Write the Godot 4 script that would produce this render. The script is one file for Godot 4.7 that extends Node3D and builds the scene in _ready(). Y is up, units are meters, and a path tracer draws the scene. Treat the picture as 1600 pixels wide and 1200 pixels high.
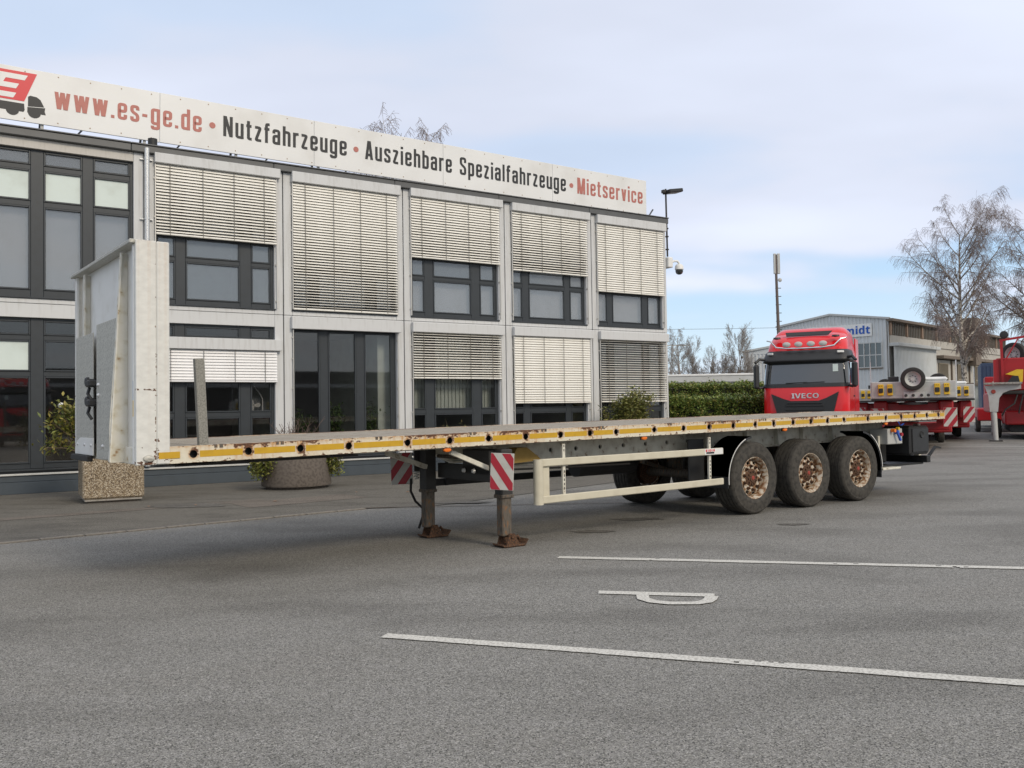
extends Node3D
# A parking yard of a vehicle dealer: flatbed semi trailer in front of an office building.

class G:
	var v := PackedVector3Array()
	var n := PackedVector3Array()
	var t := Transform3D()
	func tri(a: Vector3, b: Vector3, c: Vector3, na: Vector3, nb: Vector3, nc: Vector3):
		var bs := t.basis
		var flip := bs.determinant() < 0.0
		v.append(t * a); n.append((bs * na).normalized())
		if flip:
			v.append(t * b); n.append((bs * nb).normalized())
			v.append(t * c); n.append((bs * nc).normalized())
		else:
			v.append(t * c); n.append((bs * nc).normalized())
			v.append(t * b); n.append((bs * nb).normalized())
	func quad(a: Vector3, b: Vector3, c: Vector3, d: Vector3):
		var m := (c - a).cross(d - b).normalized()
		tri(a, b, c, m, m, m); tri(a, c, d, m, m, m)
	func quad_out(a: Vector3, b: Vector3, c: Vector3, d: Vector3, o: Vector3):
		if (c - a).cross(d - b).dot((a + b + c + d) / 4.0 - o) < 0.0:
			quad(a, d, c, b)
		else:
			quad(a, b, c, d)
	func tri_flat(a: Vector3, b: Vector3, c: Vector3):
		var m := (b - a).cross(c - a).normalized()
		tri(a, b, c, m, m, m)
	func tri_out(a: Vector3, b: Vector3, c: Vector3, o: Vector3):
		if (b - a).cross(c - a).dot((a + b + c) / 3.0 - o) < 0.0:
			tri_flat(a, c, b)
		else:
			tri_flat(a, b, c)
	func box(c: Vector3, s: Vector3, b := 0.0):
		var h := s / 2.0
		if b <= 0.0:
			for ax in 3:
				for sg in [-1.0, 1.0]:
					var u := (ax + 1) % 3
					var w := (ax + 2) % 3
					var p := []
					for k in [[-1, -1], [1, -1], [1, 1], [-1, 1]]:
						var q := Vector3()
						q[ax] = sg * h[ax]; q[u] = k[0] * h[u]; q[w] = k[1] * h[w]
						p.append(c + q)
					quad_out(p[0], p[1], p[2], p[3], c)
			return
		var i := h - Vector3(b, b, b)
		for ax in 3:
			var u := (ax + 1) % 3
			var w := (ax + 2) % 3
			for sg in [-1.0, 1.0]:
				var p := []
				for k in [[-1, -1], [1, -1], [1, 1], [-1, 1]]:
					var q := Vector3()
					q[ax] = sg * h[ax]; q[u] = k[0] * i[u]; q[w] = k[1] * i[w]
					p.append(c + q)
				quad_out(p[0], p[1], p[2], p[3], c)
			for su in [-1.0, 1.0]:
				for sw in [-1.0, 1.0]:
					var a := Vector3(); var d := Vector3()
					a[u] = su * h[u]; a[w] = sw * i[w]; d[u] = su * i[u]; d[w] = sw * h[w]
					var e := Vector3(); e[ax] = i[ax]
					quad_out(c + a - e, c + a + e, c + d + e, c + d - e, c)
		for sx in [-1.0, 1.0]:
			for sy in [-1.0, 1.0]:
				for sz in [-1.0, 1.0]:
					tri_out(c + Vector3(sx * h.x, sy * i.y, sz * i.z), c + Vector3(sx * i.x, sy * h.y, sz * i.z), c + Vector3(sx * i.x, sy * i.y, sz * h.z), c)
	func span(a: Vector3, b: Vector3, bv := 0.0):
		box((a + b) / 2.0, (b - a).abs(), bv)
	func bar(a: Vector3, b: Vector3, w: float, h: float, bv := 0.0, up := Vector3.UP):
		var z := (b - a).normalized()
		var x := up.cross(z)
		if x.length() < 0.01: x = Vector3.RIGHT.cross(z)
		x = x.normalized()
		var keep := t
		t = t * Transform3D(Basis(x, z.cross(x), z), (a + b) / 2.0)
		box(Vector3.ZERO, Vector3(w, h, (b - a).length()), bv)
		t = keep
	func tube(p: Array, r: Array, sides := 8, caps := true):
		var rings := []
		var nr := []
		var x := Vector3()
		for k in p.size():
			var d: Vector3 = (p[mini(k + 1, p.size() - 1)] - p[maxi(k - 1, 0)]).normalized()
			if k == 0:
				x = (Vector3.RIGHT if absf(d.x) < 0.8 else Vector3.UP).cross(d).normalized()
			else:
				x = (x - d * x.dot(d)).normalized()
			var y := d.cross(x)
			var ring := []
			var nn := []
			for j in sides:
				var f := TAU * j / sides
				var q := x * cos(f) + y * sin(f)
				nn.append(q); ring.append(p[k] + q * r[mini(k, r.size() - 1)])
			rings.append(ring); nr.append(nn)
		for k in p.size() - 1:
			for j in sides:
				var j2 := (j + 1) % sides
				tri(rings[k][j], rings[k][j2], rings[k + 1][j2], nr[k][j], nr[k][j2], nr[k + 1][j2])
				tri(rings[k][j], rings[k + 1][j2], rings[k + 1][j], nr[k][j], nr[k + 1][j2], nr[k + 1][j])
		if caps:
			for j in range(1, sides - 1):
				tri_flat(rings[0][0], rings[0][j + 1], rings[0][j])
				var l: Array = rings[-1]
				tri_flat(l[0], l[j], l[j + 1])
	func lathe(pr: Array, segs := 24, smooth_deg := 40.0):  # pr: Vector2(radius, z), turned about z; outside on the right of the walk from +z to -z
		var m := pr.size()
		var sn := []
		for k in m - 1:
			var d: Vector2 = (pr[k + 1] - pr[k]).normalized()
			sn.append(Vector2(-d.y, d.x))
		for k in m - 1:
			var n0: Vector2 = sn[k]
			var n1: Vector2 = sn[k]
			if k > 0 and absf(sn[k - 1].angle_to(sn[k])) < deg_to_rad(smooth_deg): n0 = (sn[k - 1] + sn[k]).normalized()
			if k < m - 2 and absf(sn[k + 1].angle_to(sn[k])) < deg_to_rad(smooth_deg): n1 = (sn[k + 1] + sn[k]).normalized()
			for j in segs:
				var f := TAU * j / segs
				var g := TAU * (j + 1) / segs
				var cf := Vector3(cos(f), sin(f), 0); var cg := Vector3(cos(g), sin(g), 0)
				var a: Vector3 = cf * pr[k].x + Vector3(0, 0, pr[k].y)
				var b: Vector3 = cg * pr[k].x + Vector3(0, 0, pr[k].y)
				var c: Vector3 = cg * pr[k + 1].x + Vector3(0, 0, pr[k + 1].y)
				var d: Vector3 = cf * pr[k + 1].x + Vector3(0, 0, pr[k + 1].y)
				var na := cf * n0.x + Vector3(0, 0, n0.y); var nb := cg * n0.x + Vector3(0, 0, n0.y)
				var nc := cg * n1.x + Vector3(0, 0, n1.y); var nd := cf * n1.x + Vector3(0, 0, n1.y)
				if pr[k].x > 1e-5: tri(a, d, b, na, nd, nb)
				if pr[k + 1].x > 1e-5: tri(b, d, c, nb, nd, nc)
	func prism(poly: PackedVector2Array, z0: float, z1: float):
		if Geometry2D.is_polygon_clockwise(poly):
			poly = poly.duplicate(); poly.reverse()
		var ix := Geometry2D.triangulate_polygon(poly)
		for k in range(0, ix.size(), 3):
			var a := poly[ix[k]]; var b := poly[ix[k + 1]]; var c := poly[ix[k + 2]]
			if (b - a).cross(c - a) < 0.0:
				var s := b; b = c; c = s
			tri_flat(Vector3(a.x, a.y, z1), Vector3(b.x, b.y, z1), Vector3(c.x, c.y, z1))
			tri_flat(Vector3(a.x, a.y, z0), Vector3(c.x, c.y, z0), Vector3(b.x, b.y, z0))
		for k in poly.size():
			var a := poly[k]; var b := poly[(k + 1) % poly.size()]
			quad(Vector3(a.x, a.y, z0), Vector3(b.x, b.y, z0), Vector3(b.x, b.y, z1), Vector3(a.x, a.y, z1))
	func grid(rows: Array, closed := false, flip := false):  # rows of points, smooth normals
		var h := rows.size()
		var w: int = rows[0].size()
		var nn := []
		for i in h:
			var line := []
			for j in w:
				var l := (j - 1 + w) % w if closed else maxi(j - 1, 0)
				var r := (j + 1) % w if closed else mini(j + 1, w - 1)
				var du: Vector3 = rows[i][r] - rows[i][l]
				var dv: Vector3 = rows[mini(i + 1, h - 1)][j] - rows[maxi(i - 1, 0)][j]
				var q := du.cross(dv).normalized()
				line.append(-q if flip else q)
			nn.append(line)
		for i in h - 1:
			for j in (w if closed else w - 1):
				var k := (j + 1) % w
				if flip:
					tri(rows[i][j], rows[i + 1][k], rows[i][k], nn[i][j], nn[i + 1][k], nn[i][k])
					tri(rows[i][j], rows[i + 1][j], rows[i + 1][k], nn[i][j], nn[i + 1][j], nn[i + 1][k])
				else:
					tri(rows[i][j], rows[i][k], rows[i + 1][k], nn[i][j], nn[i][k], nn[i + 1][k])
					tri(rows[i][j], rows[i + 1][k], rows[i + 1][j], nn[i][j], nn[i + 1][k], nn[i + 1][j])
	func mesh() -> ArrayMesh:
		var a := []
		a.resize(Mesh.ARRAY_MAX)
		a[Mesh.ARRAY_VERTEX] = v
		a[Mesh.ARRAY_NORMAL] = n
		var m := ArrayMesh.new()
		m.add_surface_from_arrays(Mesh.PRIMITIVE_TRIANGLES, a)
		return m

var M := {}
var used := {}
var rng := RandomNumberGenerator.new()

func numbered(parent: Node, called: String) -> String:
	var key := [parent.get_instance_id(), called]
	used[key] = used.get(key, -1) + 1
	return called if used[key] == 0 else "%s_%03d" % [called, used[key]]

func thing(called: String, label: String, category: String, xf := Transform3D(), group := "") -> Node3D:
	var o := Node3D.new()
	o.name = numbered(self, called); add_child(o, true)
	o.transform = xf
	tag(o, label, category, group)
	return o

func tag(o: Node, label: String, category: String, group := "", kind := ""):
	if label: o.set_meta("label", label)
	if category: o.set_meta("category", category)
	if group: o.set_meta("group", group)
	if kind: o.set_meta("kind", kind)

func part(called: String, g, mat: Material, parent: Node = self, xf := Transform3D()) -> MeshInstance3D:
	var o := MeshInstance3D.new()
	o.mesh = g.mesh() if g is G else g
	o.material_override = mat
	o.name = numbered(parent, called)
	parent.add_child(o, true)
	o.transform = xf
	return o

func struct(called: String, g, mat: Material, xf := Transform3D()) -> MeshInstance3D:
	var o := part(called, g, mat, self, xf)
	o.set_meta("kind", "structure")
	return o

func bx(a: Vector3, b: Vector3, bv := 0.0) -> G:
	var g := G.new(); g.span(a, b, bv); return g

func rename_copy(o: Node3D, label: String) -> Node3D:
	var c: Node3D = o.duplicate()
	var base: String = o.name
	c.name = numbered(self, base); add_child(c, true)
	c.set_meta("label", label)
	return c

# ---------- materials
func lin(r: float, g: float, b: float, a := 1.0) -> Color:
	var c := Color(r, g, b).linear_to_srgb(); c.a = a; return c

func plain(r: float, g: float, b: float, rough := 0.6, metal := 0.0) -> StandardMaterial3D:
	var m := StandardMaterial3D.new()
	m.albedo_color = lin(r, g, b); m.roughness = rough; m.metallic = metal
	return m

func noise_tex(sz: int, freq: float, ramp: Array, type := FastNoiseLite.TYPE_SIMPLEX, oct := 4, sd := 1, as_normal := false, bump := 4.0) -> NoiseTexture2D:
	var f := FastNoiseLite.new()
	f.seed = sd; f.frequency = freq; f.noise_type = type; f.fractal_octaves = oct
	if type == FastNoiseLite.TYPE_CELLULAR:
		f.fractal_type = FastNoiseLite.FRACTAL_NONE
		f.cellular_return_type = FastNoiseLite.RETURN_CELL_VALUE if not as_normal else FastNoiseLite.RETURN_DISTANCE
	var t := NoiseTexture2D.new()
	t.width = sz; t.height = sz; t.seamless = true; t.noise = f; t.generate_mipmaps = false
	if as_normal:
		t.as_normal_map = true; t.bump_strength = bump
	elif ramp.size():
		var gr := Gradient.new()
		var offs := PackedFloat32Array(); var cols := PackedColorArray()
		for e in ramp:
			offs.append(e[0]); cols.append(lin(e[1], e[2], e[3]))
		gr.offsets = offs; gr.colors = cols
		t.color_ramp = gr
	return t

func tri_mat(m: StandardMaterial3D, tex: Texture2D, scale: float, world := false) -> StandardMaterial3D:
	m.albedo_texture = tex
	m.uv1_triplanar = true; m.uv1_world_triplanar = world
	m.uv1_scale = Vector3.ONE * scale
	m.uv1_triplanar_sharpness = 4.0
	return m

func worn(r: float, g: float, b: float, rough: float, scale := 0.6, metal := 0.0, which := "grime") -> StandardMaterial3D:
	var m := plain(r, g, b, rough, metal)
	return tri_mat(m, M[which], scale)

func rust_image(w: int, h: int, mw: float, mh: float, spots: Array, sd: int, amount: float, base: Color, marks := []) -> ImageTexture:
	# cream paint with chipped rust along the upper edge, at the spots (metres) and in thin runs below them
	var f := FastNoiseLite.new(); f.seed = sd; f.frequency = 1.0; f.fractal_octaves = 4
	var f2 := FastNoiseLite.new(); f2.seed = sd + 7; f2.frequency = 1.0; f2.fractal_octaves = 2
	var im := Image.create(w, h, false, Image.FORMAT_RGB8)
	var near := PackedFloat32Array(); near.resize(w)
	for x in w:
		var px := (x + 0.5) / w * mw
		var best := 9.0
		for s in spots: best = minf(best, absf(px - s))
		near[x] = best
	for x in w:
		var px := (x + 0.5) / w * mw
		var clump := clampf(f2.get_noise_2d(px * 1.1, 3.0) * 2.6 + 0.12, 0.0, 1.0)
		var run := clampf(f2.get_noise_2d(px * 22.0, 9.0) * 1.8, 0.0, 1.0)
		for y in h:
			var py := (y + 0.5) / h * mh
			var top := exp(-py / (mh * 0.16))
			var n := f.get_noise_2d(px * 9.0, py * 14.0)
			var n2 := f.get_noise_2d(px * 30.0 + 50.0, py * 36.0)
			var d := Vector2(near[x], py - mh * 0.5).length()
			var ring := exp(-pow((d - 0.036) / 0.016, 2.0)) if spots.size() else 0.0
			var bot := exp(-(mh - py) / 0.012)
			var r := n * 0.9 + n2 * 0.45 + top * (0.25 + clump * 1.0) * amount + ring * 0.55 * amount + bot * 0.45 * amount - (0.50 if amount > 0.5 else 0.82)
			var st := clampf(run * (0.35 + clump) * exp(-py / (mh * 0.55)) * 1.0 * amount + ring * 0.6 + top * 0.5 * amount + clump * 0.2 * amount, 0.0, 1.0) * (1.0 + 0.6 * n2)
			var c := base * (0.93 + 0.1 * n)
			c = c.lerp(Color(0.47, 0.235, 0.07), clampf(st, 0.0, 0.85))
			for q in marks:
				var e := maxf(absf(px - q[0]) / q[2], absf(py - q[1]) / q[3])
				if e < 1.6:
					r += clampf(1.6 - e, 0.0, 1.0) * (q[4] + 0.3 + n2 * 0.8 + n * 0.5)
					st = maxf(st, clampf(1.6 - e, 0.0, 1.0) * 0.6)
				if py > q[1] and py - q[1] < 0.3 and absf(px - q[0]) < q[2] * 0.9:
					st = maxf(st, 0.42 * clampf(1.0 - (py - q[1]) / 0.3, 0.0, 1.0) * clampf(0.5 + run, 0.0, 1.0))
			var rr := clampf(r * 5.0, 0.0, 1.0)
			c = c.lerp(Color(0.16, 0.062, 0.022).lerp(Color(0.07, 0.03, 0.016), clampf(n2 + 0.5, 0.0, 1.0)), rr)
			im.set_pixel(x, y, Color(c.r, c.g, c.b).linear_to_srgb())
	return ImageTexture.create_from_image(im)

func make_materials():
	M.grime = noise_tex(512, 0.008, [[0.0, 0.86, 0.85, 0.83], [0.45, 0.96, 0.96, 0.955], [1.0, 1.0, 1.0, 1.0]], FastNoiseLite.TYPE_SIMPLEX, 6)
	M.fine = noise_tex(256, 0.06, [[0.2, 0.62, 0.61, 0.6], [0.55, 0.95, 0.95, 0.95], [1.0, 1.0, 1.0, 1.0]], FastNoiseLite.TYPE_SIMPLEX, 5, 5)
	M.panel = worn(0.595, 0.605, 0.61, 0.5, 0.25)
	M.panel_dirty = worn(0.53, 0.51, 0.475, 0.6, 0.4)
	M.streak = noise_tex(512, 0.010, [[0.0, 0.86, 0.85, 0.83], [0.34, 0.95, 0.945, 0.94], [0.55, 1.0, 1.0, 1.0]], FastNoiseLite.TYPE_SIMPLEX, 6, 17)
	M.panel.albedo_texture = M.streak; M.panel.uv1_scale = Vector3(1.7, 0.16, 1.7); M.panel_dirty.albedo_texture = M.streak; M.panel_dirty.uv1_scale = Vector3(2.6, 0.3, 2.6)
	M.joint = plain(0.05, 0.05, 0.05, 0.8)
	M.cap = worn(0.105, 0.108, 0.11, 0.4, 0.4)
	M.frame = worn(0.032, 0.038, 0.044, 0.38, 0.8)
	M.plinth = worn(0.055, 0.07, 0.085, 0.5, 0.5)
	M.sill = worn(0.55, 0.55, 0.53, 0.5)
	M.slat = worn(0.86, 0.84, 0.78, 0.38, 0.5)
	M.slat_white = worn(0.82, 0.82, 0.83, 0.4, 0.5)
	M.cord = plain(0.16, 0.15, 0.13, 0.8)
	M.rod = plain(0.6, 0.58, 0.54, 0.35, 0.6)
	M.opal = worn(0.66, 0.74, 0.70, 0.15, 0.3)
	M.opal.metallic_specular = 0.6
	M.screen = worn(0.20, 0.20, 0.20, 0.9, 0.4)
	M.curtain = worn(0.62, 0.68, 0.62, 0.8, 0.5)
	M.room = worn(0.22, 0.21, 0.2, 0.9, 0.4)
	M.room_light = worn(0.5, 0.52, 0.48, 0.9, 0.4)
	var gl := StandardMaterial3D.new()
	gl.albedo_color = Color(0.05, 0.06, 0.06, 0.2); gl.transparency = BaseMaterial3D.TRANSPARENCY_ALPHA
	gl.roughness = 0.02; gl.metallic_specular = 0.75; gl.clearcoat_enabled = true; gl.clearcoat = 1.0; gl.clearcoat_roughness = 0.02
	M.glass = gl
	M.glass_up = gl.duplicate()
	M.glass_up.albedo_color = Color(0.78, 0.83, 0.88, 0.10); M.glass_up.metallic = 0.06
	M.zinc = worn(0.72, 0.73, 0.73, 0.36, 1.5, 0.6, "fine")
	M.galv = plain(0.54, 0.53, 0.475, 0.5, 0.15)
	tri_mat(M.galv, noise_tex(256, 0.09, [[0.0, 0.66, 0.66, 0.66], [0.5, 0.84, 0.84, 0.84], [1.0, 1.0, 1.0, 1.0]], FastNoiseLite.TYPE_CELLULAR, 1, 4), 3.2)
	M.sign = worn(0.77, 0.775, 0.77, 0.4, 0.12)
	M.sign_red = plain(0.62, 0.025, 0.035, 0.35)
	M.text_red = worn(0.47, 0.165, 0.135, 0.5, 1.2)
	M.text_black = plain(0.016, 0.018, 0.02, 0.5)
	M.screw = plain(0.32, 0.22, 0.13, 0.7)
	M.black = worn(0.018, 0.019, 0.02, 0.55, 1.0)
	M.rubber = worn(0.03, 0.029, 0.028, 0.82, 2.0, 0.0, "fine")
	M.tyre = plain(0.062, 0.058, 0.052, 0.85)
	tri_mat(M.tyre, noise_tex(256, 0.03, [[0.15, 0.45, 0.44, 0.42], [0.5, 0.8, 0.78, 0.74], [0.85, 1.0, 0.98, 0.92]], FastNoiseLite.TYPE_SIMPLEX, 5, 9), 1.4)
	M.rim = plain(1, 1, 1, 0.5)
	tri_mat(M.rim, noise_tex(256, 0.03, [[0.0, 0.10, 0.045, 0.02], [0.34, 0.23, 0.115, 0.05], [0.5, 0.42, 0.33, 0.23], [0.68, 0.55, 0.50, 0.42]], FastNoiseLite.TYPE_SIMPLEX, 5, 12), 1.5)
	M.rust = plain(1, 1, 1, 0.85)
	tri_mat(M.rust, noise_tex(256, 0.04, [[0.1, 0.035, 0.022, 0.015], [0.5, 0.085, 0.042, 0.022], [0.85, 0.17, 0.08, 0.035]], FastNoiseLite.TYPE_SIMPLEX, 5, 13), 3.0)
	M.redhub = plain(0.30, 0.045, 0.03, 0.7)
	M.rusty_steel = plain(1, 1, 1, 0.7)
	tri_mat(M.rusty_steel, noise_tex(256, 0.025, [[0.1, 0.05, 0.035, 0.025], [0.45, 0.11, 0.095, 0.075], [0.62, 0.10, 0.09, 0.075], [0.85, 0.20, 0.10, 0.045]], FastNoiseLite.TYPE_SIMPLEX, 5, 14), 1.6)
	M.rusty_steel.uv1_scale = Vector3(3.2, 0.9, 3.2)
	M.dark_steel = worn(0.035, 0.034, 0.033, 0.6, 1.0)
	M.cream = plain(1, 1, 1, 0.45)
	tri_mat(M.cream, noise_tex(512, 0.012, [[0.05, 0.32, 0.20, 0.10], [0.2, 0.60, 0.56, 0.45], [0.5, 0.70, 0.68, 0.60], [1.0, 0.74, 0.72, 0.66]], FastNoiseLite.TYPE_SIMPLEX, 5, 20), 0.8)
	M.chassis = plain(1, 1, 1, 0.55)
	tri_mat(M.chassis, noise_tex(512, 0.012, [[0.05, 0.24, 0.17, 0.11], [0.22, 0.56, 0.53, 0.45], [0.6, 0.68, 0.66, 0.57], [1.0, 0.72, 0.70, 0.62]], FastNoiseLite.TYPE_SIMPLEX, 5, 21), 0.9)
	M.guard = worn(0.62, 0.58, 0.46, 0.45, 0.7)
	M.tape = worn(0.58, 0.345, 0.02, 0.4, 2.0)
	M.warn_red = plain(0.36, 0.012, 0.026, 0.4)
	M.warn_white = worn(0.52, 0.51, 0.47, 0.45, 1.5)
	M.orange = plain(0.85, 0.20, 0.02, 0.2)
	M.lens = plain(0.5, 0.5, 0.48, 0.12)
	M.chock = worn(0.42, 0.27, 0.07, 0.7, 2.0)
	M.wood = plain(1, 1, 1, 0.85)
	tri_mat(M.wood, noise_tex(512, 0.02, [[0.1, 0.15, 0.13, 0.10], [0.5, 0.29, 0.26, 0.215], [0.9, 0.39, 0.355, 0.30]], FastNoiseLite.TYPE_SIMPLEX, 5, 31), 1.0)
	M.wood.uv1_scale = Vector3(0.35, 6.0, 6.0)
	M.blue = plain(0.02, 0.09, 0.45, 0.4)
	M.yellow = worn(0.72, 0.46, 0.02, 0.4, 1.5)
	M.red = plain(0.68, 0.007, 0.012, 0.3)
	M.red.clearcoat_enabled = true; M.red.clearcoat = 0.35; M.red.clearcoat_roughness = 0.08
	M.red_worn = worn(0.36, 0.008, 0.012, 0.4, 0.5)
	M.grey_paint = worn(0.47, 0.475, 0.46, 0.5, 0.6)
	M.chrome = plain(0.75, 0.75, 0.76, 0.12, 1.0)
	M.screenglass = plain(0.022, 0.026, 0.028, 0.04)
	M.screenglass.metallic_specular = 0.75; M.screenglass.clearcoat_enabled = true; M.screenglass.clearcoat = 1.0; M.screenglass.clearcoat_roughness = 0.03
	M.plastic = worn(0.022, 0.023, 0.025, 0.5, 1.2)
	M.white = worn(0.78, 0.78, 0.76, 0.4, 0.5)
	M.ribbed = worn(0.60, 0.625, 0.63, 0.45, 0.15)
	M.ribbed_old = worn(0.46, 0.44, 0.40, 0.7, 0.2)
	M.hall_trim = worn(0.50, 0.51, 0.50, 0.5, 0.2)
	M.hall_brown = worn(0.17, 0.135, 0.105, 0.7, 0.3)
	M.concrete = worn(0.34, 0.32, 0.29, 0.9, 0.5, 0.0, "fine")
	M.dark_concrete = worn(0.125, 0.105, 0.088, 0.85, 0.8, 0.0, "fine")
	M.roof = worn(0.16, 0.16, 0.16, 0.9, 0.3)
	M.bark = plain(1, 1, 1, 0.9)
	tri_mat(M.bark, noise_tex(256, 0.03, [[0.2, 0.06, 0.05, 0.045], [0.42, 0.24, 0.21, 0.18], [0.6, 0.48, 0.44, 0.38]], FastNoiseLite.TYPE_SIMPLEX, 4, 41), 0.5)
	M.twig = plain(0.235, 0.18, 0.155, 0.9)
	M.twig_grey = plain(0.27, 0.24, 0.215, 0.9)
	M.stem = plain(0.11, 0.085, 0.055, 0.9)
	var lf := plain(1, 1, 1, 0.55)
	lf.vertex_color_use_as_albedo = true; lf.cull_mode = BaseMaterial3D.CULL_DISABLED
	lf.backlight_enabled = true; lf.backlight = Color(0.4, 0.4, 0.2)
	M.leaf = lf
	# asphalt
	var speck := grain_tex()
	var blotch := noise_tex(1024, 0.005, [[0.15, 0.74, 0.735, 0.725], [0.42, 0.92, 0.918, 0.912], [0.6, 1.0, 1.0, 1.0], [0.85, 0.95, 0.945, 0.935]], FastNoiseLite.TYPE_SIMPLEX, 9, 52)
	var relief := noise_tex(512, 0.25, [], FastNoiseLite.TYPE_SIMPLEX, 3, 53, true, 3.0)
	M.asphalt = ground_mat(0.385, 0.378, 0.362, speck, blotch, relief, 0.5, 0.045)
	M.pavement = ground_mat(0.25, 0.235, 0.208, speck, blotch, relief, 0.55, 0.11)
	M.patch = ground_mat(0.30, 0.262, 0.228, speck, blotch, relief, 0.55, 0.11)
	M.paint = worn(0.60, 0.585, 0.53, 0.75, 2.2, 0.0, "fine")
	M.oil = ground_mat(0.24, 0.228, 0.21, speck, blotch, relief, 0.36, 0.11)
	M.tar = worn(0.10, 0.075, 0.05, 0.7, 1.0)
	M.kerb = worn(0.24, 0.215, 0.18, 0.9, 0.9, 0.0, "fine")
	M.aggregate = plain(1, 1, 1, 0.85)
	tri_mat(M.aggregate, noise_tex(512, 0.085, [[0.0, 0.07, 0.05, 0.035], [0.3, 0.19, 0.14, 0.085], [0.65, 0.34, 0.27, 0.18], [1.0, 0.58, 0.52, 0.42]], FastNoiseLite.TYPE_CELLULAR, 1, 61), 1.9)
	M.aggregate.normal_enabled = true
	M.aggregate.normal_texture = noise_tex(512, 0.085, [], FastNoiseLite.TYPE_CELLULAR, 1, 61, true, 6.0)

func grain_tex() -> ImageTexture:  # asphalt: light and dark chippings in grey binder, wraps round
	var n := 1024
	var r := RandomNumberGenerator.new(); r.seed = 99
	var lat := {}
	for s in [3, 8, 32]:
		var m: int = n / s + 1
		var a := PackedFloat32Array(); a.resize(m * m)
		for i in m * m: a[i] = r.randf()
		lat[s] = [a, m]
	var px := PackedByteArray(); px.resize(n * n * 3)
	var a3: PackedFloat32Array = lat[3][0]; var m3: int = lat[3][1]
	var a8: PackedFloat32Array = lat[8][0]; var m8: int = lat[8][1]
	var a32: PackedFloat32Array = lat[32][0]; var m32: int = lat[32][1]
	var k := 0
	for y in n:
		for x in n:
			var c3 := a3[(y / 3) * m3 + (x / 3)]
			var c8 := a8[((y + 3) / 8 % (n / 8)) * m8 + ((x + 5) / 8 % (n / 8))]
			var v := 0.52 + 0.42 * (r.randf() - 0.5) + 0.48 * (c3 - 0.5) + 0.18 * (c8 - 0.5)
			if c3 > 0.94: v += 0.35
			elif c3 < 0.07: v -= 0.3
			v = clampf(v, 0.06, 1.0)
			var g := pow(v, 1.0 / 2.2) * 255.0
			px[k] = int(g); px[k + 1] = int(g * 0.994); px[k + 2] = int(g * 0.982 * (0.98 + 0.02 * c8))
			k += 3
	return ImageTexture.create_from_image(Image.create_from_data(n, n, false, Image.FORMAT_RGB8, px))

func ground_mat(r, g, b, speck, blotch, relief, s1: float, s2: float) -> StandardMaterial3D:
	var m := plain(r, g, b, 0.88)
	tri_mat(m, speck, s1, true)
	m.uv1_triplanar_sharpness = 8.0
	m.normal_enabled = true; m.normal_texture = relief; m.normal_scale = 0.3
	m.detail_enabled = true; m.detail_albedo = blotch; m.detail_blend_mode = BaseMaterial3D.BLEND_MODE_MUL
	m.detail_uv_layer = BaseMaterial3D.DETAIL_UV_2
	m.uv2_triplanar = true; m.uv2_world_triplanar = true; m.uv2_scale = Vector3(s2, s2, s2 * 2.2)
	return m

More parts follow.
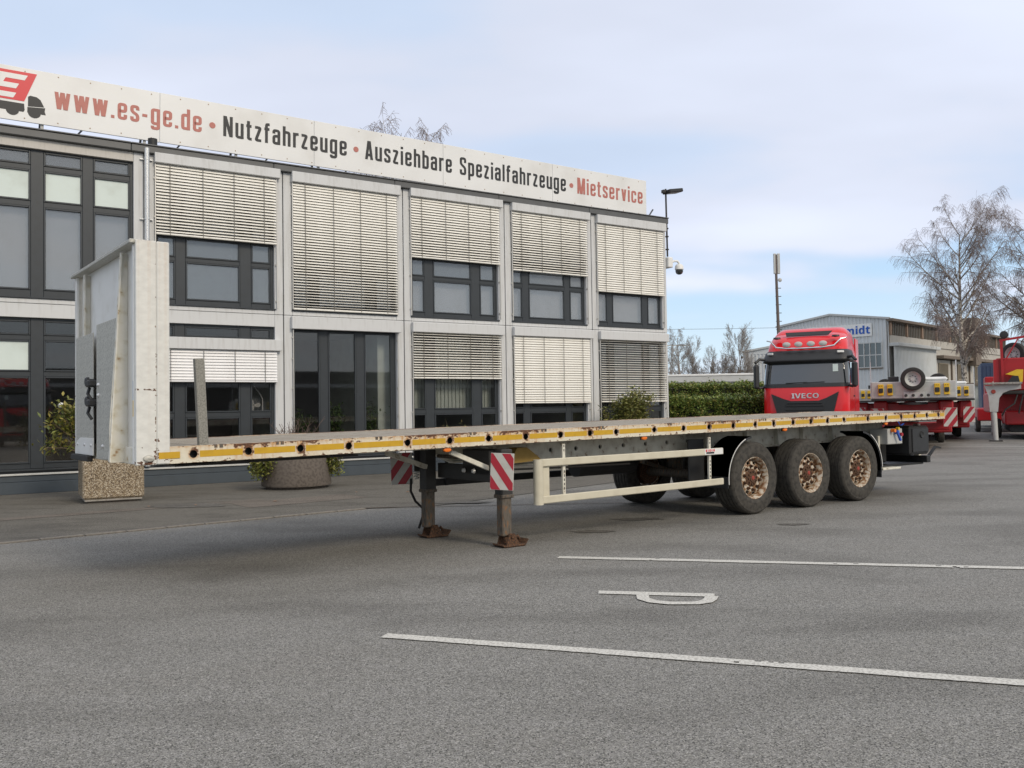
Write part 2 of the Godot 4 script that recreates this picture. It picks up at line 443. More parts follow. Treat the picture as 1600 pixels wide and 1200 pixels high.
# ---------- camera, sky, sun
func make_view():
	var cam := Camera3D.new()
	cam.name = "camera"
	cam.transform = Transform3D(Basis(Vector3(0.999883, -0.015261, -0.000452), Vector3(0.015268, 0.999446, 0.029577), Vector3(0, -0.029581, 0.999562)), Vector3(0, 1.52291, 0))
	cam.fov = 46.46; cam.near = 0.05; cam.far = 900.0
	add_child(cam)
	var w := 1536
	var h := 768
	var px := PackedFloat32Array(); px.resize(w * h * 3)
	var f := FastNoiseLite.new(); f.seed = 3; f.frequency = 0.7; f.fractal_octaves = 6; f.fractal_gain = 0.5
	var f2 := FastNoiseLite.new(); f2.seed = 11; f2.frequency = 0.16; f2.fractal_octaves = 3
	var hor := Color(0.66, 0.80, 0.88)
	var blue := Color(0.38, 0.60, 0.875)
	var cloud := Color(0.69, 0.735, 0.865)
	var k := 0
	for j in h:
		var el := (0.5 - (j + 0.5) / h) * PI
		var y := sin(el)
		var ce := cos(el)
		for i in w:
			var c := Color(0.22, 0.215, 0.2)
			if y > -0.02:
				var az := (i + 0.5) / w * TAU
				var yy := maxf(y, 0.0)
				var q := Vector2(sin(az), -cos(az)) * ce / (yy + 0.10)
				var big := f2.get_noise_2d(q.x, q.y)
				var n := f.get_noise_2d(q.x * 0.55, q.y)
				var deg := rad_to_deg(el)
				var toward := clampf((sin(az) * 0.64 + cos(az) * -0.77) * ce * 0.5 + 0.5, 0.0, 1.0)
				var clear := hor.lerp(blue, smoothstep(0.5, 13.0, deg)).lerp(Color(0.78, 0.79, 0.81), 0.55 * smoothstep(0.4, 0.85, toward))
				# thin streaks low down, closed veil higher up
				var cover := smoothstep(6.8, 12.6, deg + n * 7.5 + big * 3.5)
				cover = maxf(cover, smoothstep(0.02, 0.5, n + big * 0.5) * 0.55)
				var cc := cloud * (1.0 + 0.20 * n - 0.12 * big) * lerpf(1.0, 1.22, smoothstep(24.0, 75.0, deg))
				cc = cc.lerp(blue * 1.15, clampf(-n * 0.8 - 0.05, 0.0, 0.26))
				cc = cc.lerp(Color(0.80, 0.78, 0.76), 0.75 * smoothstep(0.35, 0.9, maxf(toward, smoothstep(28.0, 80.0, deg))))
				c = clear.lerp(cc, clampf(cover, 0.0, 0.97))
			px[k] = c.r; px[k + 1] = c.g; px[k + 2] = c.b
			k += 3
	var im := Image.create_from_data(w, h, false, Image.FORMAT_RGBF, px.to_byte_array())
	var sm := PanoramaSkyMaterial.new()
	sm.panorama = ImageTexture.create_from_image(im)
	var e := Environment.new()
	var sky := Sky.new(); sky.sky_material = sm
	e.background_mode = Environment.BG_SKY; e.sky = sky
	e.tonemap_mode = Environment.TONE_MAPPER_LINEAR
	e.tonemap_exposure = 1.14
	e.sdfgi_enabled = true; e.ssao_enabled = true; e.ssil_enabled = true
	var we := WorldEnvironment.new(); we.name = "world"; we.environment = e
	add_child(we)
	var sun := DirectionalLight3D.new()
	sun.name = "sun"
	sun.light_color = Color(1.0, 0.945, 0.86); sun.light_energy = 0.5
	sun.light_angular_distance = 16.0; sun.shadow_enabled = true
	add_child(sun)
	sun.look_at_from_position(Vector3(0.55, 0.58, 0.67) * 50.0, Vector3.ZERO)

func _ready():
	rng.seed = 7
	make_view()
	make_materials()
	make_ground()
	make_building()
	make_sign()
	make_trailer()
	make_truck()
	make_low_loaders()
	make_far_buildings()
	make_trees()
	make_plants()
	make_small_things()

# ---------- ground
func flat(poly: PackedVector2Array, y: float) -> G:  # poly in (x, z)
	var g := G.new()
	var ix := Geometry2D.triangulate_polygon(poly)
	for k in range(0, ix.size(), 3):
		var a := poly[ix[k]]; var b := poly[ix[k + 1]]; var c := poly[ix[k + 2]]
		var A := Vector3(a.x, y, a.y); var B := Vector3(b.x, y, b.y); var C := Vector3(c.x, y, c.y)
		if (B - A).cross(C - A).y < 0.0: g.tri_flat(A, C, B)
		else: g.tri_flat(A, B, C)
	return g

func strip(a: Vector2, b: Vector2, w: float) -> PackedVector2Array:
	var n := (b - a).normalized().orthogonal() * w / 2.0
	return PackedVector2Array([a + n, b + n, b - n, a - n])

func paint_strip(a: Vector2, b: Vector2, w: float) -> G:  # worn paint: uneven edges, chipped places
	var g := G.new()
	var d := (b - a).normalized(); var n := d.orthogonal()
	var len := a.distance_to(b)
	var rg := RandomNumberGenerator.new(); rg.seed = int(len * 100)
	var f := FastNoiseLite.new(); f.seed = 4; f.frequency = 1.0; f.fractal_octaves = 3
	var x := 0.0
	var l := 0.5 * w; var r := -0.5 * w
	while x < len:
		var x2 := x + rg.randf_range(0.02, 0.05)
		var l2 := w * (0.5 - 0.05 * rg.randf() - 0.10 * maxf(f.get_noise_2d(x * 1.5, 2.0), 0.0)); var r2 := -w * (0.5 - 0.05 * rg.randf() - 0.12 * maxf(f.get_noise_2d(x * 1.5, 8.0), 0.0))
		var wear := f.get_noise_2d(x * 0.9, 30.0)
		var lanes := 4
		for k in lanes:
			if rg.randf() < 0.006 + maxf(wear - 0.1, 0.0) * 0.25: continue
			var p := [a + d * x + n * lerpf(r, l, k / float(lanes)), a + d * x2 + n * lerpf(r2, l2, k / float(lanes)), a + d * x2 + n * lerpf(r2, l2, (k + 1) / float(lanes)), a + d * x + n * lerpf(r, l, (k + 1) / float(lanes))]
			g.quad_out(Vector3(p[0].x, 0.003, p[0].y), Vector3(p[1].x, 0.003, p[1].y), Vector3(p[2].x, 0.003, p[2].y), Vector3(p[3].x, 0.003, p[3].y), Vector3(p[0].x, -1, p[0].y))
		x = x2; l = l2; r = r2
	return g

func stain(c: Vector2, size: Vector2, sd: int, y: float) -> G:
	var rg := RandomNumberGenerator.new(); rg.seed = sd
	var f := FastNoiseLite.new(); f.seed = sd; f.frequency = 1.2; f.fractal_octaves = 4
	var p := PackedVector2Array()
	for k in 60:
		var a := TAU * k / 60
		var r := 1.0 + 0.55 * f.get_noise_2d(cos(a) * 1.2, sin(a) * 1.2)
		p.append(c + Vector2(cos(a) * size.x * r, sin(a) * size.y * r))
	return flat(p, y)

func make_ground():
	struct("ground", flat(PackedVector2Array([Vector2(-400, 400), Vector2(400, 400), Vector2(400, -400), Vector2(-400, -400)]), -0.004), M.asphalt)
	var d := Vector2(cos(0.705), -sin(0.705))
	var a := Vector2(-2.37, -14.24) - d * 14.0
	var b := Vector2(-2.37, -14.24)
	struct("pavement", flat(PackedVector2Array([a, b, Vector2(-1.2, -14.6), Vector2(9.5, -27.6), Vector2(5.2, -28.2), Vector2(-18.3, -12.4)]), 0.004), M.pavement)
	struct("pavement_patch", flat(PackedVector2Array([Vector2(-4.9, -15.4), Vector2(-3.2, -16.8), Vector2(-2.6, -16.1), Vector2(-4.3, -14.6)]), 0.008), M.patch)
	struct("pavement_patch", flat(PackedVector2Array([Vector2(-9.6, -12.2), Vector2(-4.6, -16.1), Vector2(-4.35, -15.8), Vector2(-9.4, -11.9)]), 0.008), M.patch)
	var k := thing("kerb", "", "", Transform3D())
	k.set_meta("kind", "structure")
	for i in 27:
		var p := b - d * (0.25 + i * 0.52)
		var g := G.new()
		g.bar(Vector3(p.x - d.x * 0.25, 0.0, p.y - d.y * 0.25), Vector3(p.x + d.x * 0.25, 0.0, p.y + d.y * 0.25), 0.10, 0.026 + 0.003 * (i % 3), 0.006)
		part("kerb_stone", g, M.kerb, k)
	struct("tar_joint", flat(PackedVector2Array([Vector2(-2.4, -14.27), Vector2(0.4, -14.46), Vector2(4.5, -14.6), Vector2(4.5, -14.64), Vector2(0.4, -14.51), Vector2(-2.4, -14.33)]), 0.009), M.tar)
	for q in [[0.95, -11.2, 0.26, 0.12], [1.7, -12.4, 0.35, 0.13], [3.6, -11.6, 0.2, 0.09], [-0.9, -14.9, 0.5, 0.16], [-5.5, -15.1, 0.7, 0.35]]:
		struct("oil_stain", stain(Vector2(q[0], q[1]), Vector2(q[2], q[3]), int(q[0] * 50 + 400), 0.012 if q[1] < -14.0 else 0.002), M.oil)
	# painted markings
	struct("painted_line", paint_strip(Vector2(0.45, -9.285), Vector2(16.0, -5.605), 0.14), M.paint)
	struct("painted_line", paint_strip(Vector2(-0.90, -6.155), Vector2(9.0, -2.78), 0.12), M.paint)
	struct("painted_line", flat(strip(Vector2(13.0, -32.75), Vector2(30.0, -26.3), 0.13), 0.003), M.paint)
	var stem := struct("painted_letter", flat(PackedVector2Array([Vector2(0.70, -7.55), Vector2(1.63, -7.36), Vector2(1.60, -7.235), Vector2(1.05, -7.35), Vector2(0.685, -7.43)]), 0.003), M.paint)
	var bowl := [Vector2(1.09, -7.34), Vector2(1.075, -7.22), Vector2(1.12, -7.13), Vector2(1.22, -7.075), Vector2(1.38, -7.06), Vector2(1.46, -7.10), Vector2(1.50, -7.17), Vector2(1.53, -7.255)]
	var g := G.new()
	for i in bowl.size() - 1:
		var ctr := Vector2(1.29, -7.27)
		var p: Vector2 = bowl[i]; var q: Vector2 = bowl[i + 1]
		var p2 := p + (p - ctr).normalized() * 0.105; var q2 := q + (q - ctr).normalized() * 0.105
		g.quad(Vector3(p.x, 0.0045, p.y), Vector3(p2.x, 0.0045, p2.y), Vector3(q2.x, 0.0045, q2.y), Vector3(q.x, 0.0045, q.y))
	part("letter_bowl", g, M.paint, stem)

# ---------- office building: local x along the front, y up, z out of the front
const BA := 0.57881
func xb() -> Transform3D:
	return Transform3D(Basis(Vector3.UP, BA), Vector3(-5.35278, 0, -20.85685))

func bwin(b: Node3D, s0: float, s1: float, h0: float, h1: float, cols: Array, opt := {}):
	# cols: [s0, s1, [[h0, h1, kind], ...]]
	var fr := G.new()
	var zb := -0.17; var zf := -0.085
	var sorted := cols.duplicate()
	var x := s0
	for c in sorted:
		fr.span(Vector3(x, h0, zb), Vector3(c[0], h1, zf), 0.008)
		x = c[1]
		var y := h0
		for p in c[2]:
			fr.span(Vector3(c[0], y, zb + 0.004), Vector3(c[1], p[0], zf - 0.006), 0.006)
			y = p[1]
		fr.span(Vector3(c[0], y, zb + 0.004), Vector3(c[1], h1, zf - 0.006), 0.006)
	fr.span(Vector3(x, h0, zb), Vector3(s1, h1, zf), 0.008)
	# weathered sill of the frame
	fr.span(Vector3(s0 - 0.02, h0 - 0.035, -0.10), Vector3(s1 + 0.02, h0 - 0.002, 0.035), 0.006)
	var w := part("window", fr, M.frame, b)
	for c in cols:
		for p in c[2]:
			var sash := G.new()
			var t := 0.035
			var z0 := -0.13; var z1 := -0.072
			sash.span(Vector3(c[0], p[0], z0), Vector3(c[0] + t, p[1], z1), 0.006)
			sash.span(Vector3(c[1] - t, p[0], z0), Vector3(c[1], p[1], z1), 0.006)
			sash.span(Vector3(c[0] + t, p[0], z0), Vector3(c[1] - t, p[0] + t, z1), 0.006)
			sash.span(Vector3(c[0] + t, p[1] - t, z0), Vector3(c[1] - t, p[1], z1), 0.006)
			part("sash", sash, M.frame, w)
			var kind: String = p[2] if p.size() > 2 else "glass"
			var pane := bx(Vector3(c[0] + t - 0.004, p[0] + t - 0.004, -0.118), Vector3(c[1] - t + 0.004, p[1] - t + 0.004, -0.106))
			if kind == "opal":
				part("panel", pane, M.opal, w)
			else:
				part("pane", pane, M.glass_up if h0 > 3.0 else M.glass, w)
			if kind == "screen":
				part("roller_screen", bx(Vector3(c[0] - 0.03, p[0] - 0.03, -0.27), Vector3(c[1] + 0.03, p[1] + 0.03, -0.262)), M.screen, w)

func slat_mesh(len: float) -> ArrayMesh:
	var g := G.new()
	var top := []; var bot := []
	for k in 5:
		var f := (k / 4.0 - 0.5)
		var z := f * 0.08
		var y := 0.007 * (1.0 - 4.0 * f * f)
		top.append(Vector2(z, y)); bot.append(Vector2(z, y - 0.0025))
	for k in 4:
		for s in [[top, 1.0], [bot, -1.0]]:
			var a: Vector2 = s[0][k]; var b: Vector2 = s[0][k + 1]
			var A := Vector3(-len / 2, a.y, a.x); var B := Vector3(len / 2, a.y, a.x)
			var C := Vector3(len / 2, b.y, b.x); var D := Vector3(-len / 2, b.y, b.x)
			var f0 := (k / 4.0 - 0.5); var f1 := ((k + 1) / 4.0 - 0.5)
			var na: Vector3 = Vector3(0, 1, f0 * 0.7).normalized() * s[1]; var nb: Vector3 = Vector3(0, 1, f1 * 0.7).normalized() * s[1]
			if s[1] > 0.0:
				g.tri(A, D, B, na, nb, na); g.tri(B, D, C, na, nb, nb)
			else:
				g.tri(A, B, D, na, na, nb); g.tri(B, C, D, na, nb, nb)
	for k in [0, 4]:
		var y0: float = bot[k].y; var y1: float = top[k].y; var z: float = top[k].x
		g.quad_out(Vector3(-len / 2, y0, z), Vector3(len / 2, y0, z), Vector3(len / 2, y1, z), Vector3(-len / 2, y1, z), Vector3.ZERO)
	return g.mesh()

func blind(b: Node3D, s0: float, s1: float, box_top: float, top: float, bottom: float, guide_to: float, tilt0: float, tilt1: float, white := false, curve := 1.0):
	var mt: Material = M.slat_white if white else M.slat
	var len := s1 - s0 - 0.05
	var sm := slat_mesh(len)
	var mid := (s0 + s1) / 2.0
	var zc := 0.055
	var o := part("venetian_blind", bx(Vector3(s0 - 0.01, top, 0.006), Vector3(s1 + 0.07, box_top, 0.135), 0.008), M.panel, b)
	var step := 0.0655
	var n := int((top - bottom - 0.04) / step)
	step = (top - bottom - 0.04) / n
	for k in n:
		var f := float(k) / maxf(n - 1, 1)
		var ang := deg_to_rad(lerpf(tilt0, tilt1, pow(f, curve)) + rng.randf_range(-1.5, 1.5))
		part("slat", sm, mt, o, Transform3D(Basis(Vector3.FORWARD, rng.randf_range(-0.002, 0.002)) * Basis(Vector3.RIGHT, ang), Vector3(mid, top - 0.045 - k * step, zc)))
	part("bottom_rail", bx(Vector3(s0 + 0.02, bottom - 0.03, zc - 0.035), Vector3(s1 - 0.02, bottom + 0.012, zc + 0.04), 0.008), mt, o)
	for f in [0.115, 0.375, 0.63, 0.885]:
		var x: float = lerpf(s0, s1, f)
		part("ladder_cord", bx(Vector3(x - 0.006, bottom - 0.02, zc + 0.043), Vector3(x + 0.006, top, zc + 0.047)), M.cord, o)
	if guide_to < bottom:
		for x in [s0, s1 - 0.02]:
			var g := bx(Vector3(x, guide_to, zc - 0.012), Vector3(x + 0.022, top, zc + 0.016), 0.004)
			var y := guide_to + 0.15
			while y < top:
				g.span(Vector3(x - 0.012, y, 0.004), Vector3(x + 0.02, y + 0.04, zc - 0.013))
				y += 0.85
			part("guide_rail", g, M.rod, o)

func make_building():
	var b := thing("office_building", "two storey grey panelled office building with dark window frames and slatted outside blinds", "building", xb())
	var L := -12.6; var R := 12.14
	# body
	part("roof", bx(Vector3(L, 7.0, -10.0), Vector3(R - 0.02, 7.2, -0.22)), M.roof, b)
	part("back_wall", bx(Vector3(L, 0, -10.2), Vector3(R - 0.02, 7.0, -10.0)), M.panel, b)
	part("side_wall", bx(Vector3(R - 0.2, 0, -10.0), Vector3(R - 0.01, 7.0, -0.25)), M.panel, b)
	part("side_wall", bx(Vector3(L, 0, -10.0), Vector3(L + 0.2, 7.0, -0.25)), M.panel, b)
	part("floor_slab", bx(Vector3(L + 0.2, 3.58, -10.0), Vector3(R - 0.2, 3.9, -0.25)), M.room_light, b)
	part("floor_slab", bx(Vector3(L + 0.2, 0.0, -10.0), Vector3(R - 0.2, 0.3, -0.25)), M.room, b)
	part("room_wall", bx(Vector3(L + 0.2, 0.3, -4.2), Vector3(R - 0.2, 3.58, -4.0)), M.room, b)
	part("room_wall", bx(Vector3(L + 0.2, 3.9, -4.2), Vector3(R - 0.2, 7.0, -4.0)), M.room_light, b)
	for s in [-6.25, -3.05, 0.02, 3.11, 6.19, 9.21]:
		part("partition", bx(Vector3(s - 0.06, 0.3, -4.0), Vector3(s + 0.06, 3.58, -0.2)), M.room_light, b)
		part("partition", bx(Vector3(s - 0.06, 3.9, -4.0), Vector3(s + 0.06, 7.0, -0.2)), M.room_light, b)
	# front: plinth, bands, columns
	part("plinth", bx(Vector3(L, 0, -0.2), Vector3(R + 0.02, 0.24, 0.03), 0.01), M.plinth, b)
	part("plinth", bx(Vector3(L, 0.242, -0.2), Vector3(R, 0.37, 0.012), 0.008), M.plinth, b)
	part("sill_strip", bx(Vector3(L, 0.372, -0.2), Vector3(R + 0.03, 0.41, 0.05), 0.006), M.sill, b)
	part("base_rail", bx(Vector3(L, 0.412, -0.2), Vector3(R, 0.49, -0.03), 0.006), M.frame, b)
	var bays := [[-2.81, -0.17], [0.25, 2.95], [3.37, 6.0], [6.44, 9.0], [9.43, 11.95]]
	var left := [[-9.3, -6.5], [-6.06, -3.24]]
	var all := [[-12.6, -9.72]] + left + bays
	for i in all.size():
		var s0: float = all[i][0]; var s1: float = all[i][1]
		# the two bands of each bay
		for y in [[3.55, 3.832], [3.842, 3.935]]:
			part("facade_panel", bx(Vector3(s0 + 0.004, y[0], -0.2), Vector3(s1 - 0.004, y[1], 0.0), 0.005), M.panel, b)
		part("facade_panel", bx(Vector3(s0 + 0.004, 7.0, -0.2), Vector3(s1 - 0.004, 7.2, 0.0), 0.005), M.panel_dirty if i < 3 else M.panel, b)
		if i == all.size() - 1: break
		var e0 := s1; var e1: float = all[i + 1][0]
		var m := (e0 + e1) / 2.0 + 0.0
		for y in [[0.492, 3.832], [3.842, 7.2]]:
			part("column_panel", bx(Vector3(e0, y[0], -0.2), Vector3(m - 0.012, y[1], 0.0), 0.006), M.panel, b)
			part("column_panel", bx(Vector3(m + 0.012, y[0], -0.2), Vector3(e1, y[1], 0.0), 0.006), M.panel, b)
			part("joint_profile", bx(Vector3(m - 0.011, y[0], -0.2), Vector3(m + 0.011, y[1], -0.03)), M.joint, b)
	for y in [[0.492, 3.832], [3.842, 7.2]]:
		part("column_panel", bx(Vector3(11.95, y[0], -0.24), Vector3(R, y[1], 0.0), 0.008), M.panel, b)
	# roof edge in lengths
	var x := L
	while x < R:
		var x2 := minf(x + 3.1, R + 0.05)
		part("roof_edge", bx(Vector3(x + 0.003, 7.205, -0.35), Vector3(x2 - 0.003, 7.36, 0.10), 0.012), M.cap, b)
		part("roof_edge_cover", bx(Vector3(x + 0.003, 7.362, -0.37), Vector3(x2 - 0.003, 7.39, 0.13), 0.006), M.cap, b)
		x = x2
	part("roof_edge", bx(Vector3(R - 0.05, 7.205, -10.2), Vector3(R + 0.05, 7.36, -0.36), 0.012), M.cap, b)
	# windows of the left block, no blinds
	for q in [[-9.3, -6.5], [-6.06, -3.24]]:
		var o: float = q[1] + 3.24
		var c0 := [-5.99 + o, -5.19 + o]; var c1 := [-4.95 + o, -4.23 + o]; var c2 := [-4.02 + o, -3.30 + o]
		var up := [[4.12, 5.83, "screen"], [5.94, 6.58, "opal"], [6.68, 6.97]]
		bwin(b, q[0], q[1], 3.972, 7.0, [[c0[0], c0[1], up], [c1[0], c1[1], up], [c2[0], c2[1], up]])
		var dn := [[0.60, 2.36], [2.46, 3.1], [3.2, 3.5]]
		var dno := [[0.60, 2.36], [2.46, 3.1, "opal"], [3.2, 3.5]]
		bwin(b, q[0], q[1], 0.492, 3.55, [[c0[0], c0[1], dno], [c1[0], c1[1], dn], [c2[0], c2[1], dn]])
	bwin(b, -12.6, -9.72, 3.972, 7.0, [[-12.5, -11.6, [[4.12, 5.83], [5.94, 6.9]]], [-11.4, -10.7, [[4.12, 5.83], [5.94, 6.9]]], [-10.5, -9.8, [[4.12, 5.83], [5.94, 6.9]]]])
	bwin(b, -12.6, -9.72, 0.492, 3.55, [[-12.5, -11.6, [[0.6, 2.36], [2.46, 3.5]]], [-11.4, -10.7, [[0.6, 2.36], [2.46, 3.5]]], [-10.5, -9.8, [[0.6, 2.36], [2.46, 3.5]]]])
	# upper windows with blinds
	var up3 := [[4.08, 4.93, "screen"], [5.02, 5.46], [5.56, 6.9]]
	var mull := [[-2.76, -2.37, -2.15, -0.95, -0.69, -0.24], [0.31, 0.72, 0.92, 2.18, 2.42, 2.88], [3.42, 3.80, 4.05, 5.20, 5.46, 5.93], [6.49, 6.84, 7.05, 8.29, 8.47, 8.94], [9.47, 9.85, 10.04, 11.22, 11.42, 11.90]]
	for i in 5:
		var m: Array = mull[i]
		var uu: Array = up3 if i > 1 else [[4.08, 4.93], [5.02, 5.46], [5.56, 6.9]]
		bwin(b, bays[i][0], bays[i][1], 3.972, 7.0, [[m[0], m[1], uu], [m[2], m[3], uu], [m[4], m[5], uu]])
	blind(b, -2.82, -0.12, 7.235, 7.02, 5.49, 3.975, 56, 34)
	blind(b, 0.24, 2.98, 7.235, 6.99, 4.0, 3.975, 58, 14, false, 1.6)
	blind(b, 3.34, 6.04, 7.225, 7.02, 5.49, 3.975, 58, 38)
	blind(b, 6.42, 9.04, 7.205, 6.99, 5.38, 3.975, 57, 30)
	blind(b, 9.38, 12.0, 7.195, 6.95, 4.98, 3.975, 60, 57)
	# ground floor
	var d0 := [[0.58, 1.47], [1.58, 2.45], [2.56, 3.0], [3.26, 3.5]]
	bwin(b, bays[0][0], bays[0][1], 0.492, 3.55, [[-2.76, -2.40, d0], [-2.17, -0.96, d0], [-0.72, -0.24, d0]])
	blind(b, -2.82, -0.12, 3.24, 2.985, 2.285, 2.285, 66, 66, true)
	var d1 := [[0.56, 3.49]]
	bwin(b, bays[1][0], bays[1][1], 0.492, 3.55, [[0.29, 0.95, d1], [1.16, 1.88, d1], [2.10, 2.84, d1]])
	part("venetian_blind", bx(Vector3(0.2, 3.515, 0.006), Vector3(3.02, 3.81, 0.135), 0.008), M.panel, b)
	for xx in [0.24, 2.95]:
		var g := bx(Vector3(xx, 0.5, 0.043), Vector3(xx + 0.022, 3.51, 0.07), 0.004)
		for y in [0.7, 1.4, 2.1, 2.8, 3.3]: g.span(Vector3(xx - 0.012, y, 0.004), Vector3(xx + 0.02, y + 0.04, 0.042))
		part("guide_rail", g, M.rod, b)
	for i in [2, 3, 4]:
		var m: Array = mull[i]
		var d := [[0.58, 1.47], [1.58, 3.49]]
		bwin(b, bays[i][0], bays[i][1], 0.492, 3.55, [[m[0], m[1], d], [m[2], m[3], d], [m[4], m[5], d]])
	blind(b, 3.36, 6.04, 3.80, 3.555, 2.40, 0.5, 16, 24)
	blind(b, 6.43, 9.08, 3.80, 3.56, 1.74, 0.5, 60, 54)
	blind(b, 9.43, 12.02, 3.79, 3.55, 1.75, 0.5, 6, 20)
	# inner vertical blinds in the third bay
	var vb := part("vertical_blind", bx(Vector3(3.4, 3.46, -0.42), Vector3(5.98, 3.52, -0.36)), M.white, b)
	for k in 23:
		part("lamella", bx(Vector3(-0.058, 1.5, -0.001), Vector3(0.058, 3.46, 0.001)), M.curtain, vb, Transform3D(Basis(Vector3.UP, 0.22), Vector3(3.45 + k * 0.112, 0, -0.39)))
	# pale side wall inside the second bay
	part("room_wall", bx(Vector3(2.6, 0.3, -3.9), Vector3(3.04, 3.55, -0.4)), M.curtain, b)
	# downpipe
	var g := G.new()
	g.tube([Vector3(-2.99, 0.45, 0.10), Vector3(-2.99, 7.3, 0.10)], [0.055], 16)
	var dp := part("downpipe", g, M.zinc, b)
	for y in [1.4, 3.3, 5.75, 7.05]:
		g = G.new()
		g.tube([Vector3(-2.99, y, 0.10), Vector3(-2.99, y + 0.03, 0.10)], [0.062], 16)
		g.span(Vector3(-3.12, y + 0.005, 0.0), Vector3(-2.86, y + 0.025, 0.05))
		part("clamp", g, M.zinc, dp)
	g = G.new(); g.tube([Vector3(-2.8, 7.39, -0.25), Vector3(-2.8, 7.62, -0.25)], [0.10], 12)
	part("roof_vent", g, M.black, b)
	g = G.new()
	for k in 12:
		pass
	g.lathe([Vector2(0.0, 0.1), Vector2(0.08, 0.09), Vector2(0.14, 0.05), Vector2(0.16, 0.0)], 16)
	part("roof_dome", g, M.grey_paint, b, Transform3D(Basis(Vector3.RIGHT, -PI / 2), Vector3(10.35, 7.39, -0.3)))

# ---------- lettering from strokes: x-height 0.76, capital height 1
func glyph(c: String) -> Array:  # [width, strokes]
	var L := 0.065; var R := 0.305; var T := 0.70; var B := 0.06; var C := 0.94; var m := 0.185
	var v := func(a): 
		var o := []
		for i in range(0, a.size(), 2): o.append(Vector2(a[i], a[i + 1]))
		return o
	match c:
		"a": return [0.37, [v.call([L, 0.54, L, T, R, T, R, 0]), v.call([R, 0.43, L, 0.41, L, B, R, B])]]
		"b": return [0.37, [v.call([L, 0, L, 1]), v.call([L, T, R, T, R, B, L, B])]]
		"c": return [0.36, [v.call([R, 0.50, R, T, L, T, L, B, R, B, R, 0.26])]]
		"d": return [0.37, [v.call([R, 0, R, 1]), v.call([R, T, L, T, L, B, R, B])]]
		"e": return [0.37, [v.call([L, 0.39, R, 0.39, R, T, L, T, L, B, R, B, R, 0.24])]]
		"f": return [0.26, [v.call([0.10, 0, 0.10, C, 0.25, C]), v.call([0.0, T, 0.24, T])]]
		"g": return [0.37, [v.call([R, T, L, T, L, B, R, B]), v.call([R, 0.76, R, -0.17, L, -0.17, L, -0.06])]]
		"h": return [0.37, [v.call([L, 0, L, 1]), v.call([L, T, R, T, R, 0])]]
		"i": return [0.13, [v.call([L, 0, L, 0.76]), v.call([L, 0.87, L, 1.0])]]
		"l": return [0.13, [v.call([L, 0, L, 1])]]
		"p": return [0.37, [v.call([L, -0.24, L, 0.76]), v.call([L, T, R, T, R, B, L, B])]]
		"r": return [0.27, [v.call([L, 0, L, 0.76]), v.call([L, 0.60, 0.15, T, 0.27, T])]]
		"s": return [0.35, [v.call([0.29, 0.54, 0.29, T, L, T, L, 0.46, 0.29, 0.31, 0.29, B, L, B, L, 0.22])]]
		"t": return [0.26, [v.call([0.10, 0.95, 0.10, B, 0.25, B]), v.call([0.0, T, 0.24, T])]]
		"u": return [0.37, [v.call([L, 0.76, L, B, R, B]), v.call([R, 0.76, R, 0])]]
		"v": return [0.36, [v.call([0.07, 0.76, 0.17, 0.0]), v.call([0.29, 0.76, 0.19, 0.0])]]
		"w": return [0.58, [v.call([0.07, 0.76, 0.16, 0.0]), v.call([0.28, 0.76, 0.18, 0.0]), v.call([0.30, 0.76, 0.40, 0.0]), v.call([0.51, 0.76, 0.42, 0.0])]]
		"z": return [0.33, [v.call([0.02, T, 0.27, T, 0.06, B, 0.31, B])]]
		"A": return [0.42, [v.call([0.065, 0, 0.19, 1.0]), v.call([0.355, 0, 0.23, 1.0]), v.call([0.10, 0.25, 0.32, 0.25])]]
		"M": return [0.54, [v.call([L, 0, L, 1.0]), v.call([0.475, 0, 0.475, 1.0]), v.call([0.11, 1.0, 0.255, 0.0]), v.call([0.43, 1.0, 0.285, 0.0])]]
		"N": return [0.42, [v.call([L, 0, L, 1.0]), v.call([0.355, 0, 0.355, 1.0]), v.call([0.08, 1.0, 0.34, 0.0])]]
		"S": return [0.39, [v.call([0.325, 0.70, 0.325, C, L, C, L, 0.62, 0.325, 0.40, 0.325, B, L, B, L, 0.30])]]
		".": return [0.13, [v.call([L, 0, L, 0.14])]]
		"-": return [0.22, [v.call([0.0, 0.36, 0.20, 0.36])]]
	return [0.2, []]

